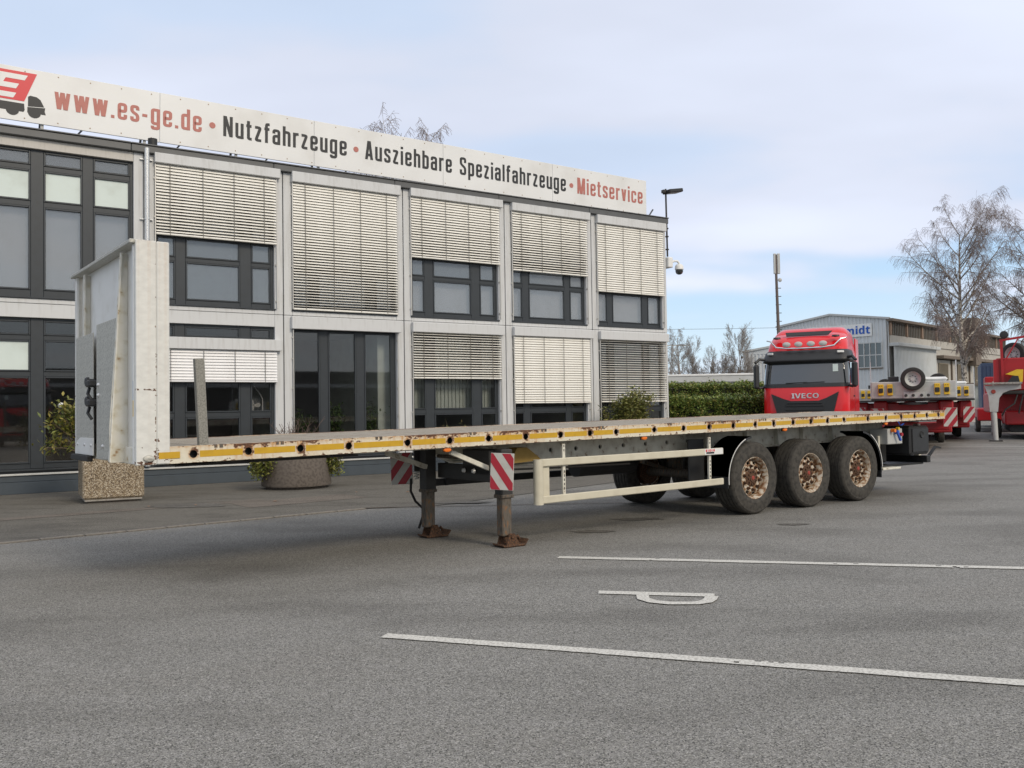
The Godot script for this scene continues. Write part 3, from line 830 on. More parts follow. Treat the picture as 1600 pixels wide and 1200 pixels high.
func stroke(g: G, pts: Array, w: float, z: float, sx := 1.0, sy := 1.0, off := Vector2.ZERO, shear := 0.0, depth := 0.006, soft := 0.085):
	var place := func(q: Vector2, zz: float): return Vector3(off.x + (q.x + q.y * shear) * sx, off.y + q.y * sy, zz)
	if pts.size() == 2 and absf(pts[0].x - pts[1].x) > 0.02 and absf(pts[0].y - pts[1].y) > 0.02:  # slanted bar with level ends
		var hv := Vector2(w * 0.52, 0)
		var poly := PackedVector2Array()
		for e in [pts[0] - hv, pts[0] + hv, pts[1] + hv, pts[1] - hv]:
			var e3: Vector3 = place.call(e, 0.0)
			poly.append(Vector2(e3.x, e3.y))
		g.prism(poly, z, z + depth)
		return
	var p := []
	for k in pts.size():  # round the square corners
		if k == 0 or k == pts.size() - 1:
			p.append(pts[k]); continue
		var a: Vector2 = (pts[k - 1] - pts[k]); var b: Vector2 = (pts[k + 1] - pts[k])
		if soft <= 0.0 or absf(a.normalized().dot(b.normalized())) > 0.75:
			p.append(pts[k]); continue
		var r := minf(soft, minf(a.length(), b.length()) * 0.45)
		var A: Vector2 = pts[k] + a.normalized() * r; var B: Vector2 = pts[k] + b.normalized() * r
		for j in 5:
			var f := j / 4.0
			p.append(A.lerp(pts[k], f).lerp(pts[k].lerp(B, f), f))
	var l := []; var rr := []
	for k in p.size():
		var d0: Vector2 = (p[k] - p[maxi(k - 1, 0)]).normalized() if k > 0 else (p[1] - p[0]).normalized()
		var d1: Vector2 = (p[k + 1] - p[k]).normalized() if k < p.size() - 1 else d0
		var n := (d0 + d1).normalized()
		if n.length() < 0.1: n = d0
		n = Vector2(-n.y, n.x)
		var mit := minf(1.0 / maxf(n.dot(Vector2(-d0.y, d0.x)), 0.35), 1.5)
		l.append(p[k] + n * w / 2.0 * mit); rr.append(p[k] - n * w / 2.0 * mit)
	for k in p.size() - 1:
		g.quad(place.call(rr[k], z + depth), place.call(rr[k + 1], z + depth), place.call(l[k + 1], z + depth), place.call(l[k], z + depth))
		g.quad(place.call(l[k], z), place.call(l[k], z + depth), place.call(l[k + 1], z + depth), place.call(l[k + 1], z))
		g.quad(place.call(rr[k], z + depth), place.call(rr[k], z), place.call(rr[k + 1], z), place.call(rr[k + 1], z + depth))

func lettering(parent: Node3D, text: String, x0: float, x1: float, base: float, cap: float, z: float, mat: Material):
	var gap := 0.125
	var total := 0.0
	for c in text:
		total += (0.24 if c == " " else glyph(c)[0]) + gap
	total -= gap
	var sx := (x1 - x0) / total
	var x := 0.0
	for c in text:
		if c == " ":
			x += 0.24 + gap; continue
		var gl: Array = glyph(c)
		var g := G.new()
		var k := 0
		for s in gl[1]:
			stroke(g, s, 0.135, z, sx, cap, Vector2(x0 + x * sx, base), 0.0, 0.004 + 0.0012 * k)
			k += 1
		part("letter", g, mat, parent)
		x += gl[0] + gap

func make_sign():
	var t := xb() * Transform3D(Basis(Vector3.BACK, -0.0097), Vector3(-5.71, 7.66, -0.45))
	var s := thing("roof_sign", "long white sign board with red and black lettering standing on the flat roof edge", "sign", t)
	var H := 1.12
	var x := -4.1
	while x < 17.5:
		var x2 := minf(x + 3.6, 17.55)
		part("board", bx(Vector3(x + 0.003, 0, -0.04), Vector3(x2 - 0.003, H, 0.0), 0.004), M.sign, s)
		x = x2
	var scr := G.new()
	x = -3.9
	while x < 17.5:
		for y in [0.07, H - 0.07]:
			scr.box(Vector3(x, y, 0.002), Vector3(0.022, 0.022, 0.006))
		x += 0.62
	tag(part("screw_head", scr, M.screw, s), "", "", "", "stuff")
	x = -3.3
	while x < 17.5:
		part("post", bx(Vector3(x, -0.5, -0.10), Vector3(x + 0.06, 0.95, -0.045), 0.004), M.grey_paint, s)
		var g := G.new(); g.bar(Vector3(x + 0.03, 0.6, -0.11), Vector3(x + 0.03, -0.42, -0.95), 0.045, 0.045)
		g.bar(Vector3(x + 0.5, -0.35, -0.15), Vector3(x + 1.0, 0.3, -0.15), 0.035, 0.035)
		part("brace", g, M.cap, s)
		x += 2.02
	lettering(s, "www.es-ge.de", 0.99, 4.01, 0.375, 0.475, 0.001, M.text_red)
	lettering(s, "Nutzfahrzeuge", 4.50, 7.55, 0.375, 0.475, 0.001, M.text_black)
	lettering(s, "Ausziehbare Spezialfahrzeuge", 8.05, 14.38, 0.375, 0.475, 0.001, M.text_black)
	lettering(s, "Mietservice", 14.80, 17.34, 0.375, 0.475, 0.001, M.text_red)
	for q in [4.25, 7.80, 14.58]:
		var g := G.new()
		g.lathe([Vector2(0.0, 0.007), Vector2(0.07, 0.007), Vector2(0.07, 0.001)], 20)
		part("dot", g, M.text_red, s, Transform3D(Basis(), Vector3(q, 0.58, 0)))
	# logo: slanted red field with white letters above a dark truck outline
	var g := G.new()
	g.prism(PackedVector2Array([Vector2(-3.0, 0.42), Vector2(0.43, 0.42), Vector2(0.66, 1.03), Vector2(-2.78, 1.03)]), 0.001, 0.006)
	part("logo_field", g, M.sign_red, s)
	var E := [[Vector2(0.62, 0.94), Vector2(0.06, 0.94), Vector2(0.06, 0.06), Vector2(0.62, 0.06)], [Vector2(0.06, 0.5), Vector2(0.55, 0.5)]]
	var S := [[Vector2(0.62, 0.94), Vector2(0.06, 0.94), Vector2(0.06, 0.5), Vector2(0.58, 0.5), Vector2(0.58, 0.06), Vector2(0.0, 0.06)]]
	var Gl := [[Vector2(0.62, 0.94), Vector2(0.06, 0.94), Vector2(0.06, 0.06), Vector2(0.58, 0.06), Vector2(0.58, 0.46), Vector2(0.34, 0.46)]]
	var D := [[Vector2(0.0, 0.5), Vector2(0.3, 0.5)]]
	var i := 0
	for q in [[E, -2.84], [S, -2.14], [D, -1.45], [Gl, -0.98], [E, -0.24]]:
		var lg := G.new()
		var k := 0
		for st in q[0]:
			stroke(lg, st, 0.24, 0.0061, 0.78, 0.45, Vector2(q[1], 0.49), 0.30, 0.003 + 0.0012 * k, 0.0); k += 1
		part("logo_letter", lg, M.sign, s)
	g = G.new()
	var body := PackedVector2Array([Vector2(-3.0, 0.37), Vector2(0.43, 0.37), Vector2(0.44, 0.24), Vector2(0.42, 0.2), Vector2(-3.0, 0.2)])
	g.prism(body, 0.001, 0.005)
	g.prism(PackedVector2Array([Vector2(0.50, 0.33), Vector2(0.50, 0.53), Vector2(0.54, 0.56), Vector2(0.66, 0.55), Vector2(0.73, 0.5), Vector2(0.80, 0.36)]), 0.001, 0.005)
	g.prism(PackedVector2Array([Vector2(0.49, 0.2), Vector2(0.49, 0.315), Vector2(0.82, 0.345), Vector2(0.81, 0.27), Vector2(0.83, 0.2)]), 0.001, 0.005)
	for wx in [-2.6, -2.25, -0.6, -0.15, 0.22, 0.62]:
		var c := PackedVector2Array()
		for k in 16: c.append(Vector2(wx + 0.12 * cos(TAU * k / 16), 0.21 + 0.11 * sin(TAU * k / 16)))
		g.prism(c, 0.0012, 0.0056)
	part("logo_truck", g, M.text_black, s)

# ---------- the flatbed semi trailer: local x to the rear, y up, z towards the near side (z = 0), far side at z = -2.5
func holed_face(g: G, x0: float, x1: float, y0: float, y1: float, holes: Array, r: float, z: float, depth: float):
	var x := x0
	var ym := (y0 + y1) / 2.0
	var hb := minf((y1 - y0) / 2.0, r * 1.5)
	for h in holes:
		var a: float = h - hb; var b: float = h + hb
		if a > x: g.quad(Vector3(x, y0, z), Vector3(a, y0, z), Vector3(a, y1, z), Vector3(x, y1, z))
		if hb < (y1 - y0) / 2.0:
			g.quad(Vector3(a, y0, z), Vector3(b, y0, z), Vector3(b, ym - hb, z), Vector3(a, ym - hb, z))
			g.quad(Vector3(a, ym + hb, z), Vector3(b, ym + hb, z), Vector3(b, y1, z), Vector3(a, y1, z))
		var seg := 24
		for k in seg:
			var p := []
			for f in [TAU * k / seg, TAU * (k + 1) / seg]:
				var c := Vector2(cos(f), sin(f))
				var q := c / maxf(absf(c.x), absf(c.y)) * hb
				p.append([Vector3(h + c.x * r, ym + c.y * r, z), Vector3(h + q.x, ym + q.y, z)])
			g.quad(p[0][0], p[0][1], p[1][1], p[1][0])
			var i := Vector3(0, 0, -depth)
			g.quad(p[0][0], p[1][0], p[1][0] + i, p[0][0] + i)
		x = b
	g.quad(Vector3(x, y0, z), Vector3(x1, y0, z), Vector3(x1, y1, z), Vector3(x, y1, z))

func warn_board(w: float, h: float, up_right: bool, called: String, parent: Node, xf: Transform3D):
	var o := part(called, bx(Vector3(0, 0, -0.012), Vector3(w, h, 0), 0.003), M.warn_white, parent, xf)
	var rect := PackedVector2Array([Vector2(0.004, 0.004), Vector2(w - 0.004, 0.004), Vector2(w - 0.004, h - 0.004), Vector2(0.004, h - 0.004)])
	var bw := w * 0.50
	for k in range(-4, 7):
		var y := k * bw * 2.0 + bw * 0.25
		var s := w * 1.35 * (1.0 if up_right else -1.0)
		var band := PackedVector2Array([Vector2(0, y), Vector2(w, y + s), Vector2(w, y + s + bw), Vector2(0, y + bw)])
		for q in Geometry2D.intersect_polygons(band, rect):
			var g := G.new(); g.prism(q, 0.0005, 0.002)
			part("stripe", g, M.warn_red, o)

func make_wheel(parent: Node, at: Vector3, turn: float, spin: float, mats := {}) -> Node3D:
	var w := Node3D.new()
	w.name = numbered(parent, "wheel"); parent.add_child(w, true)
	w.transform = Transform3D(Basis(Vector3.UP, turn) * Basis(Vector3.BACK, spin), at)
	part("tyre", M.tyre_mesh, M.tyre, w)
	part("rim", M.rim_mesh, M.rim, w)
	part("hub", M.hub_mesh, M.rust, w)
	part("hub_cap", M.cap_mesh, M.redhub, w)
	part("wheel_nut", M.nut_mesh, M.rust, w)
	return w

func wheel_meshes():
	var g := G.new()
	var pr := [Vector2(0.285, 0.150), Vector2(0.292, 0.168), Vector2(0.312, 0.176), Vector2(0.345, 0.186), Vector2(0.352, 0.189), Vector2(0.358, 0.188), Vector2(0.40, 0.192), Vector2(0.44, 0.187), Vector2(0.468, 0.180), Vector2(0.476, 0.182), Vector2(0.483, 0.177), Vector2(0.500, 0.166), Vector2(0.511, 0.150)]
	for z in [0.100, 0.035, -0.035, -0.100]:
		pr += [Vector2(0.515, z + 0.009), Vector2(0.500, z + 0.005), Vector2(0.500, z - 0.005), Vector2(0.515, z - 0.009)]
	pr += [Vector2(0.511, -0.150), Vector2(0.500, -0.166), Vector2(0.468, -0.180), Vector2(0.40, -0.192), Vector2(0.345, -0.186), Vector2(0.292, -0.168), Vector2(0.285, -0.150)]
	g.lathe(pr, 72, 32.0)
	M.tyre_mesh = g.mesh()
	g = G.new()
	g.lathe([Vector2(0.294, 0.150), Vector2(0.300, 0.170), Vector2(0.296, 0.176), Vector2(0.288, 0.172), Vector2(0.283, 0.155), Vector2(0.270, 0.140), Vector2(0.262, 0.10), Vector2(0.262, 0.02), Vector2(0.266, -0.14)].map(func(q): return q), 56)
	var gi := G.new()
	# barrel seen from inside, disc with ten openings
	g.lathe([Vector2(0.262, 0.045), Vector2(0.245, 0.075), Vector2(0.236, 0.088)], 60)
	g.lathe([Vector2(0.198, 0.104), Vector2(0.185, 0.108), Vector2(0.085, 0.108)], 60)
	for k in 60:
		if k % 6 < 3: continue
		var f := TAU * k / 60; var f2 := TAU * (k + 1) / 60
		var a := Vector3(cos(f), sin(f), 0); var b := Vector3(cos(f2), sin(f2), 0)
		g.quad(a * 0.198 + Vector3(0, 0, 0.104), a * 0.236 + Vector3(0, 0, 0.088), b * 0.236 + Vector3(0, 0, 0.088), b * 0.198 + Vector3(0, 0, 0.104))
		if k % 6 == 3: g.quad(a * 0.198 + Vector3(0, 0, 0.104), a * 0.198 + Vector3(0, 0, 0.085), a * 0.236 + Vector3(0, 0, 0.07), a * 0.236 + Vector3(0, 0, 0.088))
		if k % 6 == 5: g.quad(b * 0.198 + Vector3(0, 0, 0.104), b * 0.236 + Vector3(0, 0, 0.088), b * 0.236 + Vector3(0, 0, 0.07), b * 0.198 + Vector3(0, 0, 0.085))
	M.rim_mesh = g.mesh()
	g = G.new()
	g.lathe([Vector2(0.0, 0.140), Vector2(0.06, 0.140), Vector2(0.066, 0.130), Vector2(0.09, 0.126), Vector2(0.112, 0.122), Vector2(0.128, 0.108)], 32)
	g.lathe([Vector2(0.20, 0.04), Vector2(0.20, -0.15), Vector2(0.0, -0.15)], 32)
	for k in 10:
		var f := TAU * (k + 0.5) / 10
		g.t = Transform3D(Basis(), Vector3(cos(f) * 0.088, sin(f) * 0.088, 0.122))
		g.tube([Vector3(0, 0, 0), Vector3(0, 0, 0.022)], [0.014], 6)
	g.t = Transform3D()
	M.hub_mesh = g.mesh()
	g = G.new()
	g.lathe([Vector2(0.0, 0.148), Vector2(0.025, 0.147), Vector2(0.032, 0.140)], 24)
	M.cap_mesh = g.mesh()
	g = G.new()
	for k in 10:
		var f := TAU * k / 10
		g.t = Transform3D(Basis(), Vector3(cos(f) * 0.1675, sin(f) * 0.1675, 0.106))
		g.tube([Vector3(0, 0, 0), Vector3(0, 0, 0.022), Vector3(0, 0, 0.023), Vector3(0, 0, 0.05)], [0.026, 0.024, 0.016, 0.014], 6)
	M.nut_mesh = g.mesh()

func arc_guard(r: float, a0: float, a1: float, w: float, lip := 0.03) -> G:  # mudguard shell about z
	var g := G.new()
	var rows := []
	var n := 14
	for k in n:
		var f := deg_to_rad(lerpf(a0, a1, k / float(n - 1)))
		var c := Vector3(cos(f), sin(f), 0); var c2 := Vector3(cos(deg_to_rad(lerpf(a0, a1, (k + 1) / float(n - 1)))), sin(deg_to_rad(lerpf(a0, a1, (k + 1) / float(n - 1)))), 0)
		if k == n - 1: break
		for s in [[r, 1.0], [r - 0.012, -1.0]]:
			var A: Vector3 = c * s[0]; var B: Vector3 = c2 * s[0]
			var z := Vector3(0, 0, w)
			if s[1] > 0: g.tri(A, A + z, B + z, c, c, c2); g.tri(A, B + z, B, c, c2, c2)
			else: g.tri(A, B + z, A + z, -c, -c2, -c); g.tri(A, B, B + z, -c, -c2, -c2)
		for z in [0.0, w]:
			g.quad(c * r + Vector3(0, 0, z), c2 * r + Vector3(0, 0, z), c2 * (r - lip) + Vector3(0, 0, z), c * (r - lip) + Vector3(0, 0, z))
	return g

func make_trailer():
	wheel_meshes()
	var t := thing("semi_trailer", "long white flatbed semi trailer with rusty side rail, tall headboard and three axles", "semi trailer", Transform3D(Basis(Vector3.UP, 0.64378), Vector3(-3.23, 0, -7.68)))
	var pit := Transform3D(Basis(Vector3.BACK, 0.01202), Vector3.ZERO)
	var top := 1.2477; var bot := 1.098; var LEN := 13.62; var W := 2.5
	var holes := [0.5, 1.0, 1.51, 2.02, 2.69, 3.21, 3.72, 4.24, 4.76, 5.22, 5.65, 6.32, 6.87, 7.37, 7.87, 8.35, 8.77, 9.23, 9.67, 10.09, 10.53, 11.19, 11.72, 12.19, 12.61, 13.01, 13.4]
	# side rails
	M.rail = plain(1, 1, 1, 0.5)
	M.rail.albedo_texture = rust_image(2048, 48, LEN, top - bot, holes, 5, 1.1, Color(0.74, 0.695, 0.565))
	M.rail.uv1_triplanar = true; M.rail.uv1_triplanar_sharpness = 8.0
	M.rail.uv1_scale = Vector3(1.0 / LEN, 1.0 / (top - bot), 1.0 / 2.5); M.rail.uv1_offset = Vector3(0, -top / (top - bot), 0)
	var g := G.new()
	holed_face(g, 0.27, LEN, bot, top, holes, 0.035, 0.0, 0.008)
	g.quad(Vector3(0.27, top, 0), Vector3(LEN, top, 0), Vector3(LEN, top, -0.06), Vector3(0.27, top, -0.06))
	g.quad(Vector3(0.27, bot, -0.08), Vector3(LEN, bot, -0.08), Vector3(LEN, bot, 0), Vector3(0.27, bot, 0))
	g.quad(Vector3(LEN, bot, 0), Vector3(LEN, bot, -0.06), Vector3(LEN, top, -0.06), Vector3(LEN, top, 0))
	var rail := part("side_rail", g, M.rail, t, pit)
	part("inner_web", bx(Vector3(0.27, bot + 0.002, -0.085), Vector3(LEN - 0.002, top - 0.004, -0.079)), M.black, rail)
	var x := 0.20
	for i in holes.size() + 1:
		var a: float = x; var b: float = (holes[i] - 0.055) if i < holes.size() else LEN - 0.03
		if i == 0: b = 0.38
		var y := (top + bot) / 2.0
		if b - a > 0.05:
			part("reflective_strip", bx(Vector3(a, y - 0.029, 0.0 if a > 0.27 else 0.006), Vector3(b, y + 0.029, 0.002 if a > 0.27 else 0.008)), M.tape, rail)
		if i < holes.size(): x = holes[i] + 0.055
	for h in [0.72, 1.3, 2.35, 3.5, 4.5, 5.4, 6.6, 7.6, 8.55, 9.45, 10.3, 11.5, 12.4, 13.2]:  # lashing pockets in the upper edge
		var gg := bx(Vector3(h - 0.035, top - 0.028, -0.03), Vector3(h - 0.006, top + 0.002, 0.0012))
		gg.span(Vector3(h + 0.012, top - 0.03, -0.03), Vector3(h + 0.045, top + 0.0025, 0.0014))
		part("lashing_slot", gg, M.rusty_steel, rail)
	part("side_rail", bx(Vector3(0.27, bot, -W), Vector3(LEN, top, -W + 0.06)), M.rail, t, pit)
	part("rear_beam", bx(Vector3(LEN - 0.08, bot - 0.002, -W + 0.062), Vector3(LEN - 0.001, top - 0.003, -0.062)), M.cream, t, pit)
	# deck planks
	var n := 14
	var pw := (W - 0.13) / n
	for k in n:
		var cuts := [0.3, rng.randf_range(4.0, 6.0), rng.randf_range(8.5, 10.5), LEN - 0.085]
		for j in 3:
			var dy := rng.randf_range(-0.004, 0.003)
			part("deck_plank", bx(Vector3(cuts[j] + 0.002, top - 0.034, -0.064 - (k + 1) * pw + 0.003), Vector3(cuts[j + 1] - 0.002, top - 0.004 + dy, -0.064 - k * pw - 0.003), 0.004), M.wood, t, pit)
	# cross members and main beams
	for k in 24:
		var u := 0.45 + k * 0.565
		part("cross_member", bx(Vector3(u - 0.03, bot + 0.012, -W + 0.07), Vector3(u + 0.03, top - 0.036, -0.085)), M.chassis, t, pit)
	for v in [0.66, 1.84]:
		g = G.new()
		g.t = Transform3D(Basis(), Vector3(0, 0, -v))
		var bh := []
		for k in 9: bh.append(4.72 + k * 0.42)
		holed_face(g, 4.4, 7.65, 0.82, bot - 0.004, bh, 0.03, 0.0, 0.03)
		g.quad(Vector3(7.65, 0.80, 0), Vector3(LEN - 0.9, 0.80, 0), Vector3(LEN - 0.9, bot - 0.004, 0), Vector3(7.65, bot - 0.004, 0))
		g.quad(Vector3(0.9, 1.07, 0), Vector3(3.85, 1.07, 0), Vector3(3.85, bot - 0.004, 0), Vector3(0.9, bot - 0.004, 0))
		g.quad(Vector3(3.85, 1.07, 0), Vector3(4.4, 0.82, 0), Vector3(4.4, bot - 0.004, 0), Vector3(3.85, bot - 0.004, 0))
		var beam := part("main_beam", g, M.chassis, t, pit)
		var fl := bx(Vector3(4.4, 0.79, -v - 0.06), Vector3(LEN - 0.9, 0.812, -v + 0.06))
		fl.span(Vector3(0.9, 1.055, -v - 0.06), Vector3(3.85, 1.069, -v + 0.06))
		fl.bar(Vector3(3.83, 1.061, -v), Vector3(4.42, 0.801, -v), 0.12, 0.018)
		part("flange", fl, M.chassis, beam)
		part("web_backing", bx(Vector3(4.4, 0.815, -v - 0.035), Vector3(LEN - 0.92, bot - 0.006, -v - 0.031)), M.dark_steel, beam)
		for u in [8.05, 8.9, 9.65, 10.3, 11.1, 11.9]:
			part("stiffener", bx(Vector3(u - 0.008, 0.815, -v + 0.002), Vector3(u + 0.008, bot - 0.006, -v + 0.075)), M.chassis, beam)
	part("coupler_plate", bx(Vector3(0.5, 1.035, -1.95), Vector3(2.4, 1.052, -0.55)), M.dark_steel, t, pit)
	for k in 4:
		var u: float = [4.7, 5.8, 7.4, 11.9][k]
		part("cross_beam", bx(Vector3(u - 0.04, 0.84, -1.80), Vector3(u + 0.04, 1.05, -0.70)), M.chassis, t, pit)
	# headboard
	var hb := 3.052
	M.post = plain(1, 1, 1, 0.45)
	M.post.albedo_texture = rust_image(96, 768, 0.29, 1.96, [], 8, 0.12, Color(0.73, 0.735, 0.70), [[0.17, 1.15, 0.006, 0.16, 0.55], [0.09, 1.30, 0.08, 0.007, 0.35], [0.16, 1.30, 0.02, 0.012, 0.5], [0.165, 1.74, 0.02, 0.012, 0.7], [0.15, 1.76, 0.03, 0.008, 0.5], [0.06, 1.80, 0.02, 0.01, 0.4], [0.165, 1.85, 0.02, 0.05, 0.25], [0.165, 0.75, 0.006, 0.012, 0.6], [0.168, 0.5, 0.005, 0.012, 0.6], [0.16, 0.2, 0.012, 0.008, 0.5], [0.2, 1.9, 0.08, 0.03, 0.3], [0.06, 1.93, 0.07, 0.025, 0.4], [0.162, 1.55, 0.005, 0.18, 0.12]])
	M.post.uv1_triplanar = true; M.post.uv1_scale = Vector3(1.0 / 0.29, 1.0 / 1.96, 1.0 / 0.29); M.post.uv1_offset = Vector3(0, -hb / 1.96, 0)
	var head := part("headboard", bx(Vector3(0.055, 1.25, -W + 0.1), Vector3(0.085, hb - 0.03, -0.1)), M.white, t)
	for s in [0.0, -W]:
		var z0: float = -0.055 if s == 0.0 else -W
		var z1: float = 0.0 if s == 0.0 else -W + 0.055
		part("side_post", bx(Vector3(0.0, bot, z0), Vector3(0.172, hb, z1), 0.006), M.post, head)
		part("rear_post", bx(Vector3(0.172, bot + 0.003, z0 - 0.05 if s == 0.0 else z0), Vector3(0.282, hb - 0.003, (z1 + 0.006) if s == 0.0 else z1), 0.008), M.post, head)
		g = G.new()
		var zz: float = -0.11 if s == 0.0 else -W + 0.11
		g.span(Vector3(0.012, 1.12, minf(zz, s - 0.0 if s == 0.0 else s)), Vector3(0.022, hb - 0.02, maxf(zz, s)))
		part("edge_plate", bx(Vector3(-0.004, 1.11, zz), Vector3(0.02, hb - 0.03, -0.058 if s == 0.0 else -W + 0.058), 0.003), M.white, head)
	part("top_rail", bx(Vector3(-0.045, hb - 0.03, -W - 0.004), Vector3(0.088, hb + 0.006, -0.02), 0.006), M.galv, head)
	part("lower_beam", bx(Vector3(0.02, 1.10, -W + 0.058), Vector3(0.20, 1.25, -0.058), 0.006), M.cream, head)
	for v in [0.50, 2.02]:
		var foot: float = -0.105 if v < 1.0 else -0.008
		g = G.new()
		# tapering rib: narrow at the top, deep at the foot
		g.t = Transform3D(Basis(Vector3(1, 0, 0), Vector3(0, 1, 0), Vector3(0, 0, 1)), Vector3(0, 0, -v))
		g.prism(PackedVector2Array([Vector2(0.054, 1.11), Vector2(foot, 1.11), Vector2(foot + 0.004, 1.45), Vector2(0.0, hb - 0.05), Vector2(0.054, hb - 0.05)]), -0.006, 0.006)
		g.t = Transform3D(Basis(), Vector3(0, 0, -v))
		g.bar(Vector3(foot, 1.12, 0.02), Vector3(-0.004, hb - 0.05, 0.02), 0.05, 0.012)
		part("rib", g, M.cream, head)
	part("cover_plate", bx(Vector3(-0.016, 1.17, -2.36), Vector3(-0.006, 2.365, -1.56), 0.003), M.galv, head)
	part("cover_plate", bx(Vector3(-0.035, 1.12, -1.32), Vector3(-0.023, 2.42, -0.53), 0.004), M.galv, head)
	part("cover_plate", bx(Vector3(-0.023, 1.12, -1.32), Vector3(0.05, 2.42, -1.308), 0.003), M.galv, head)
	for q in [[1.87, 0.07], [1.68, 0.06]]:  # air and power couplings
		g = G.new()
		g.t = Transform3D(Basis(Vector3.UP, -PI / 2), Vector3(-0.016, q[0], -1.50))
		g.lathe([Vector2(0.0, 0.085), Vector2(0.035, 0.085), Vector2(0.046, 0.075), Vector2(0.046, 0.05), Vector2(0.03, 0.05), Vector2(0.03, 0.0)], 16)
		g.t = Transform3D()
		g.box(Vector3(-0.06, q[0] - 0.02, -1.42), Vector3(0.09, 0.07, 0.16), 0.015)
		g.tube([Vector3(-0.06, q[0] - 0.06, -1.5), Vector3(-0.08, q[0] - 0.12, -1.48), Vector3(-0.05, q[0] - 0.18, -1.45)], [0.016], 8)
		part("coupling_head", g, M.plastic, head)
	for q in [[1.83, -1.22], [1.73, -1.22], [1.24, -1.05], [1.24, -1.9], [1.24, -2.22], [1.24, -1.6]]:
		g = G.new()
		g.t = Transform3D(Basis(Vector3.UP, -PI / 2), Vector3(-0.035 if q[1] > -1.32 else -0.016, q[0], q[1]))
		g.lathe([Vector2(0.0, 0.02), Vector2(0.014, 0.018), Vector2(0.022, 0.0)], 10)
		part("bolt", g, M.zinc, head)
	var pl := G.new()
	pl.t = Transform3D(Basis(Vector3.UP, -PI / 2), Vector3(-0.014, 0, 0))
	pl.prism(PackedVector2Array([Vector2(-2.36, 1.14), Vector2(-1.53, 1.14), Vector2(-1.53, 1.31), Vector2(-2.1, 1.31), Vector2(-2.28, 1.27), Vector2(-2.36, 1.2)]), 0.0, 0.012)
	part("foot_plate", pl, M.white, head)
	part("rubber_buffer", bx(Vector3(-0.06, 1.075, -2.42), Vector3(-0.004, 1.135, -1.62), 0.008), M.rubber, head)
	part("sticker", bx(Vector3(-0.0052, 1.52, -0.088), Vector3(-0.0042, 1.66, -0.068)), M.yellow, head)
	part("sticker", bx(Vector3(-0.0052, 1.665, -0.088), Vector3(-0.0042, 1.83, -0.068)), plain(0.45, 0.52, 0.6, 0.4), head)
	# marker lamp at the corner, side marker lamps below the rail
	g = G.new()
	g.lathe([Vector2(0.0, 0.03), Vector2(0.018, 0.029), Vector2(0.030, 0.022), Vector2(0.034, 0.0)], 20)
	var lm := g.mesh()
	var ml := part("marker_lamp", lm, M.galv, t, Transform3D(Basis().scaled(Vector3(1.5, 0.85, 0.8)), Vector3(0.105, 1.155, 0.001)))
	for u in [3.18, 6.15, 9.05, 11.75]:
		part("marker_lamp", lm, M.orange, t, Transform3D(Basis().scaled(Vector3(1.5, 0.8, 0.9)), Vector3(u, 1.075 + 0.012 * u, -0.04)))
		part("lamp_bracket", bx(Vector3(u - 0.03, 1.05 + 0.012 * u, -0.075), Vector3(u + 0.03, 1.11 + 0.012 * u, -0.045)), M.plastic, t)
	# stake in the rail
	g = G.new()
	g.span(Vector3(-0.042, 0, -0.022), Vector3(0.042, 0.80, 0.0), 0.004)
	g.span(Vector3(-0.042, 0, -0.06), Vector3(-0.036, 0.80, -0.023)); g.span(Vector3(0.036, 0, -0.06), Vector3(0.042, 0.80, -0.023))
	part("stake", g, worn(0.27, 0.265, 0.235, 0.6, 3.0, 0.1, "fine"), t, Transform3D(Basis(Vector3.BACK, 0.045), Vector3(0.585, 1.235, -0.015)))
	# landing legs: outer tube, sliding tube, rocking foot
	for q in [[0.05, 0.10], [1.30, -0.13]]:
		var v: float = q[0]
		var z := -v
		var leg := part("landing_leg", bx(Vector3(3.76, 0.56, z - 0.075), Vector3(3.915, 1.09, z + 0.075), 0.012), M.dark_steel, t, Transform3D(Basis(), Vector3(q[1], 0, 0)))
		part("inner_tube", bx(Vector3(3.773, 0.12, z - 0.062), Vector3(3.902, 0.562, z + 0.062), 0.012), M.rusty_steel, leg)
		part("collar", bx(Vector3(3.752, 0.545, z - 0.083), Vector3(3.923, 0.585, z + 0.083), 0.008), M.rusty_steel, leg)
		g = G.new()
		g.t = Transform3D(Basis(Vector3(1, 0, 0), Vector3(0, 1, 0), Vector3(0, 0, 1)), Vector3(3.86, 0, z))
		g.span(Vector3(-0.09, 0.0, -0.11), Vector3(0.20, 0.024, 0.11), 0.008)
		g.bar(Vector3(-0.085, 0.010, 0.0), Vector3(-0.115, 0.03, 0.0), 0.2, 0.014)
		g.bar(Vector3(0.195, 0.014, 0.0), Vector3(0.24, 0.07, 0.0), 0.2, 0.014)
		for s in [-0.085, 0.085]:
			g.prism(PackedVector2Array([Vector2(-0.06, 0.02), Vector2(0.13, 0.02), Vector2(0.10, 0.06), Vector2(0.05, 0.15), Vector2(-0.02, 0.15)]), s - 0.008, s + 0.008)
		g.tube([Vector3(0.02, 0.12, -0.11), Vector3(0.02, 0.12, 0.11)], [0.024], 10)
		g.tube([Vector3(0.09, 0.07, 0.03), Vector3(0.13, 0.11, 0.04), Vector3(0.17, 0.07, 0.02)], [0.018], 6)
		part("foot", g, M.rust, leg)
		part("mount", bx(Vector3(3.70, 0.80, z - 0.10 if v > 1 else z - 0.62), Vector3(3.97, 1.08, z - 0.08), 0.006), M.dark_steel, leg)
	part("leg_brace", bx(Vector3(3.80, 0.72, -1.22), Vector3(3.86, 0.90, -0.13), 0.006), M.dark_steel, t)
	g = G.new(); g.tube([Vector3(3.83, 0.98, -1.25), Vector3(3.83, 0.98, -0.1)], [0.022], 10)
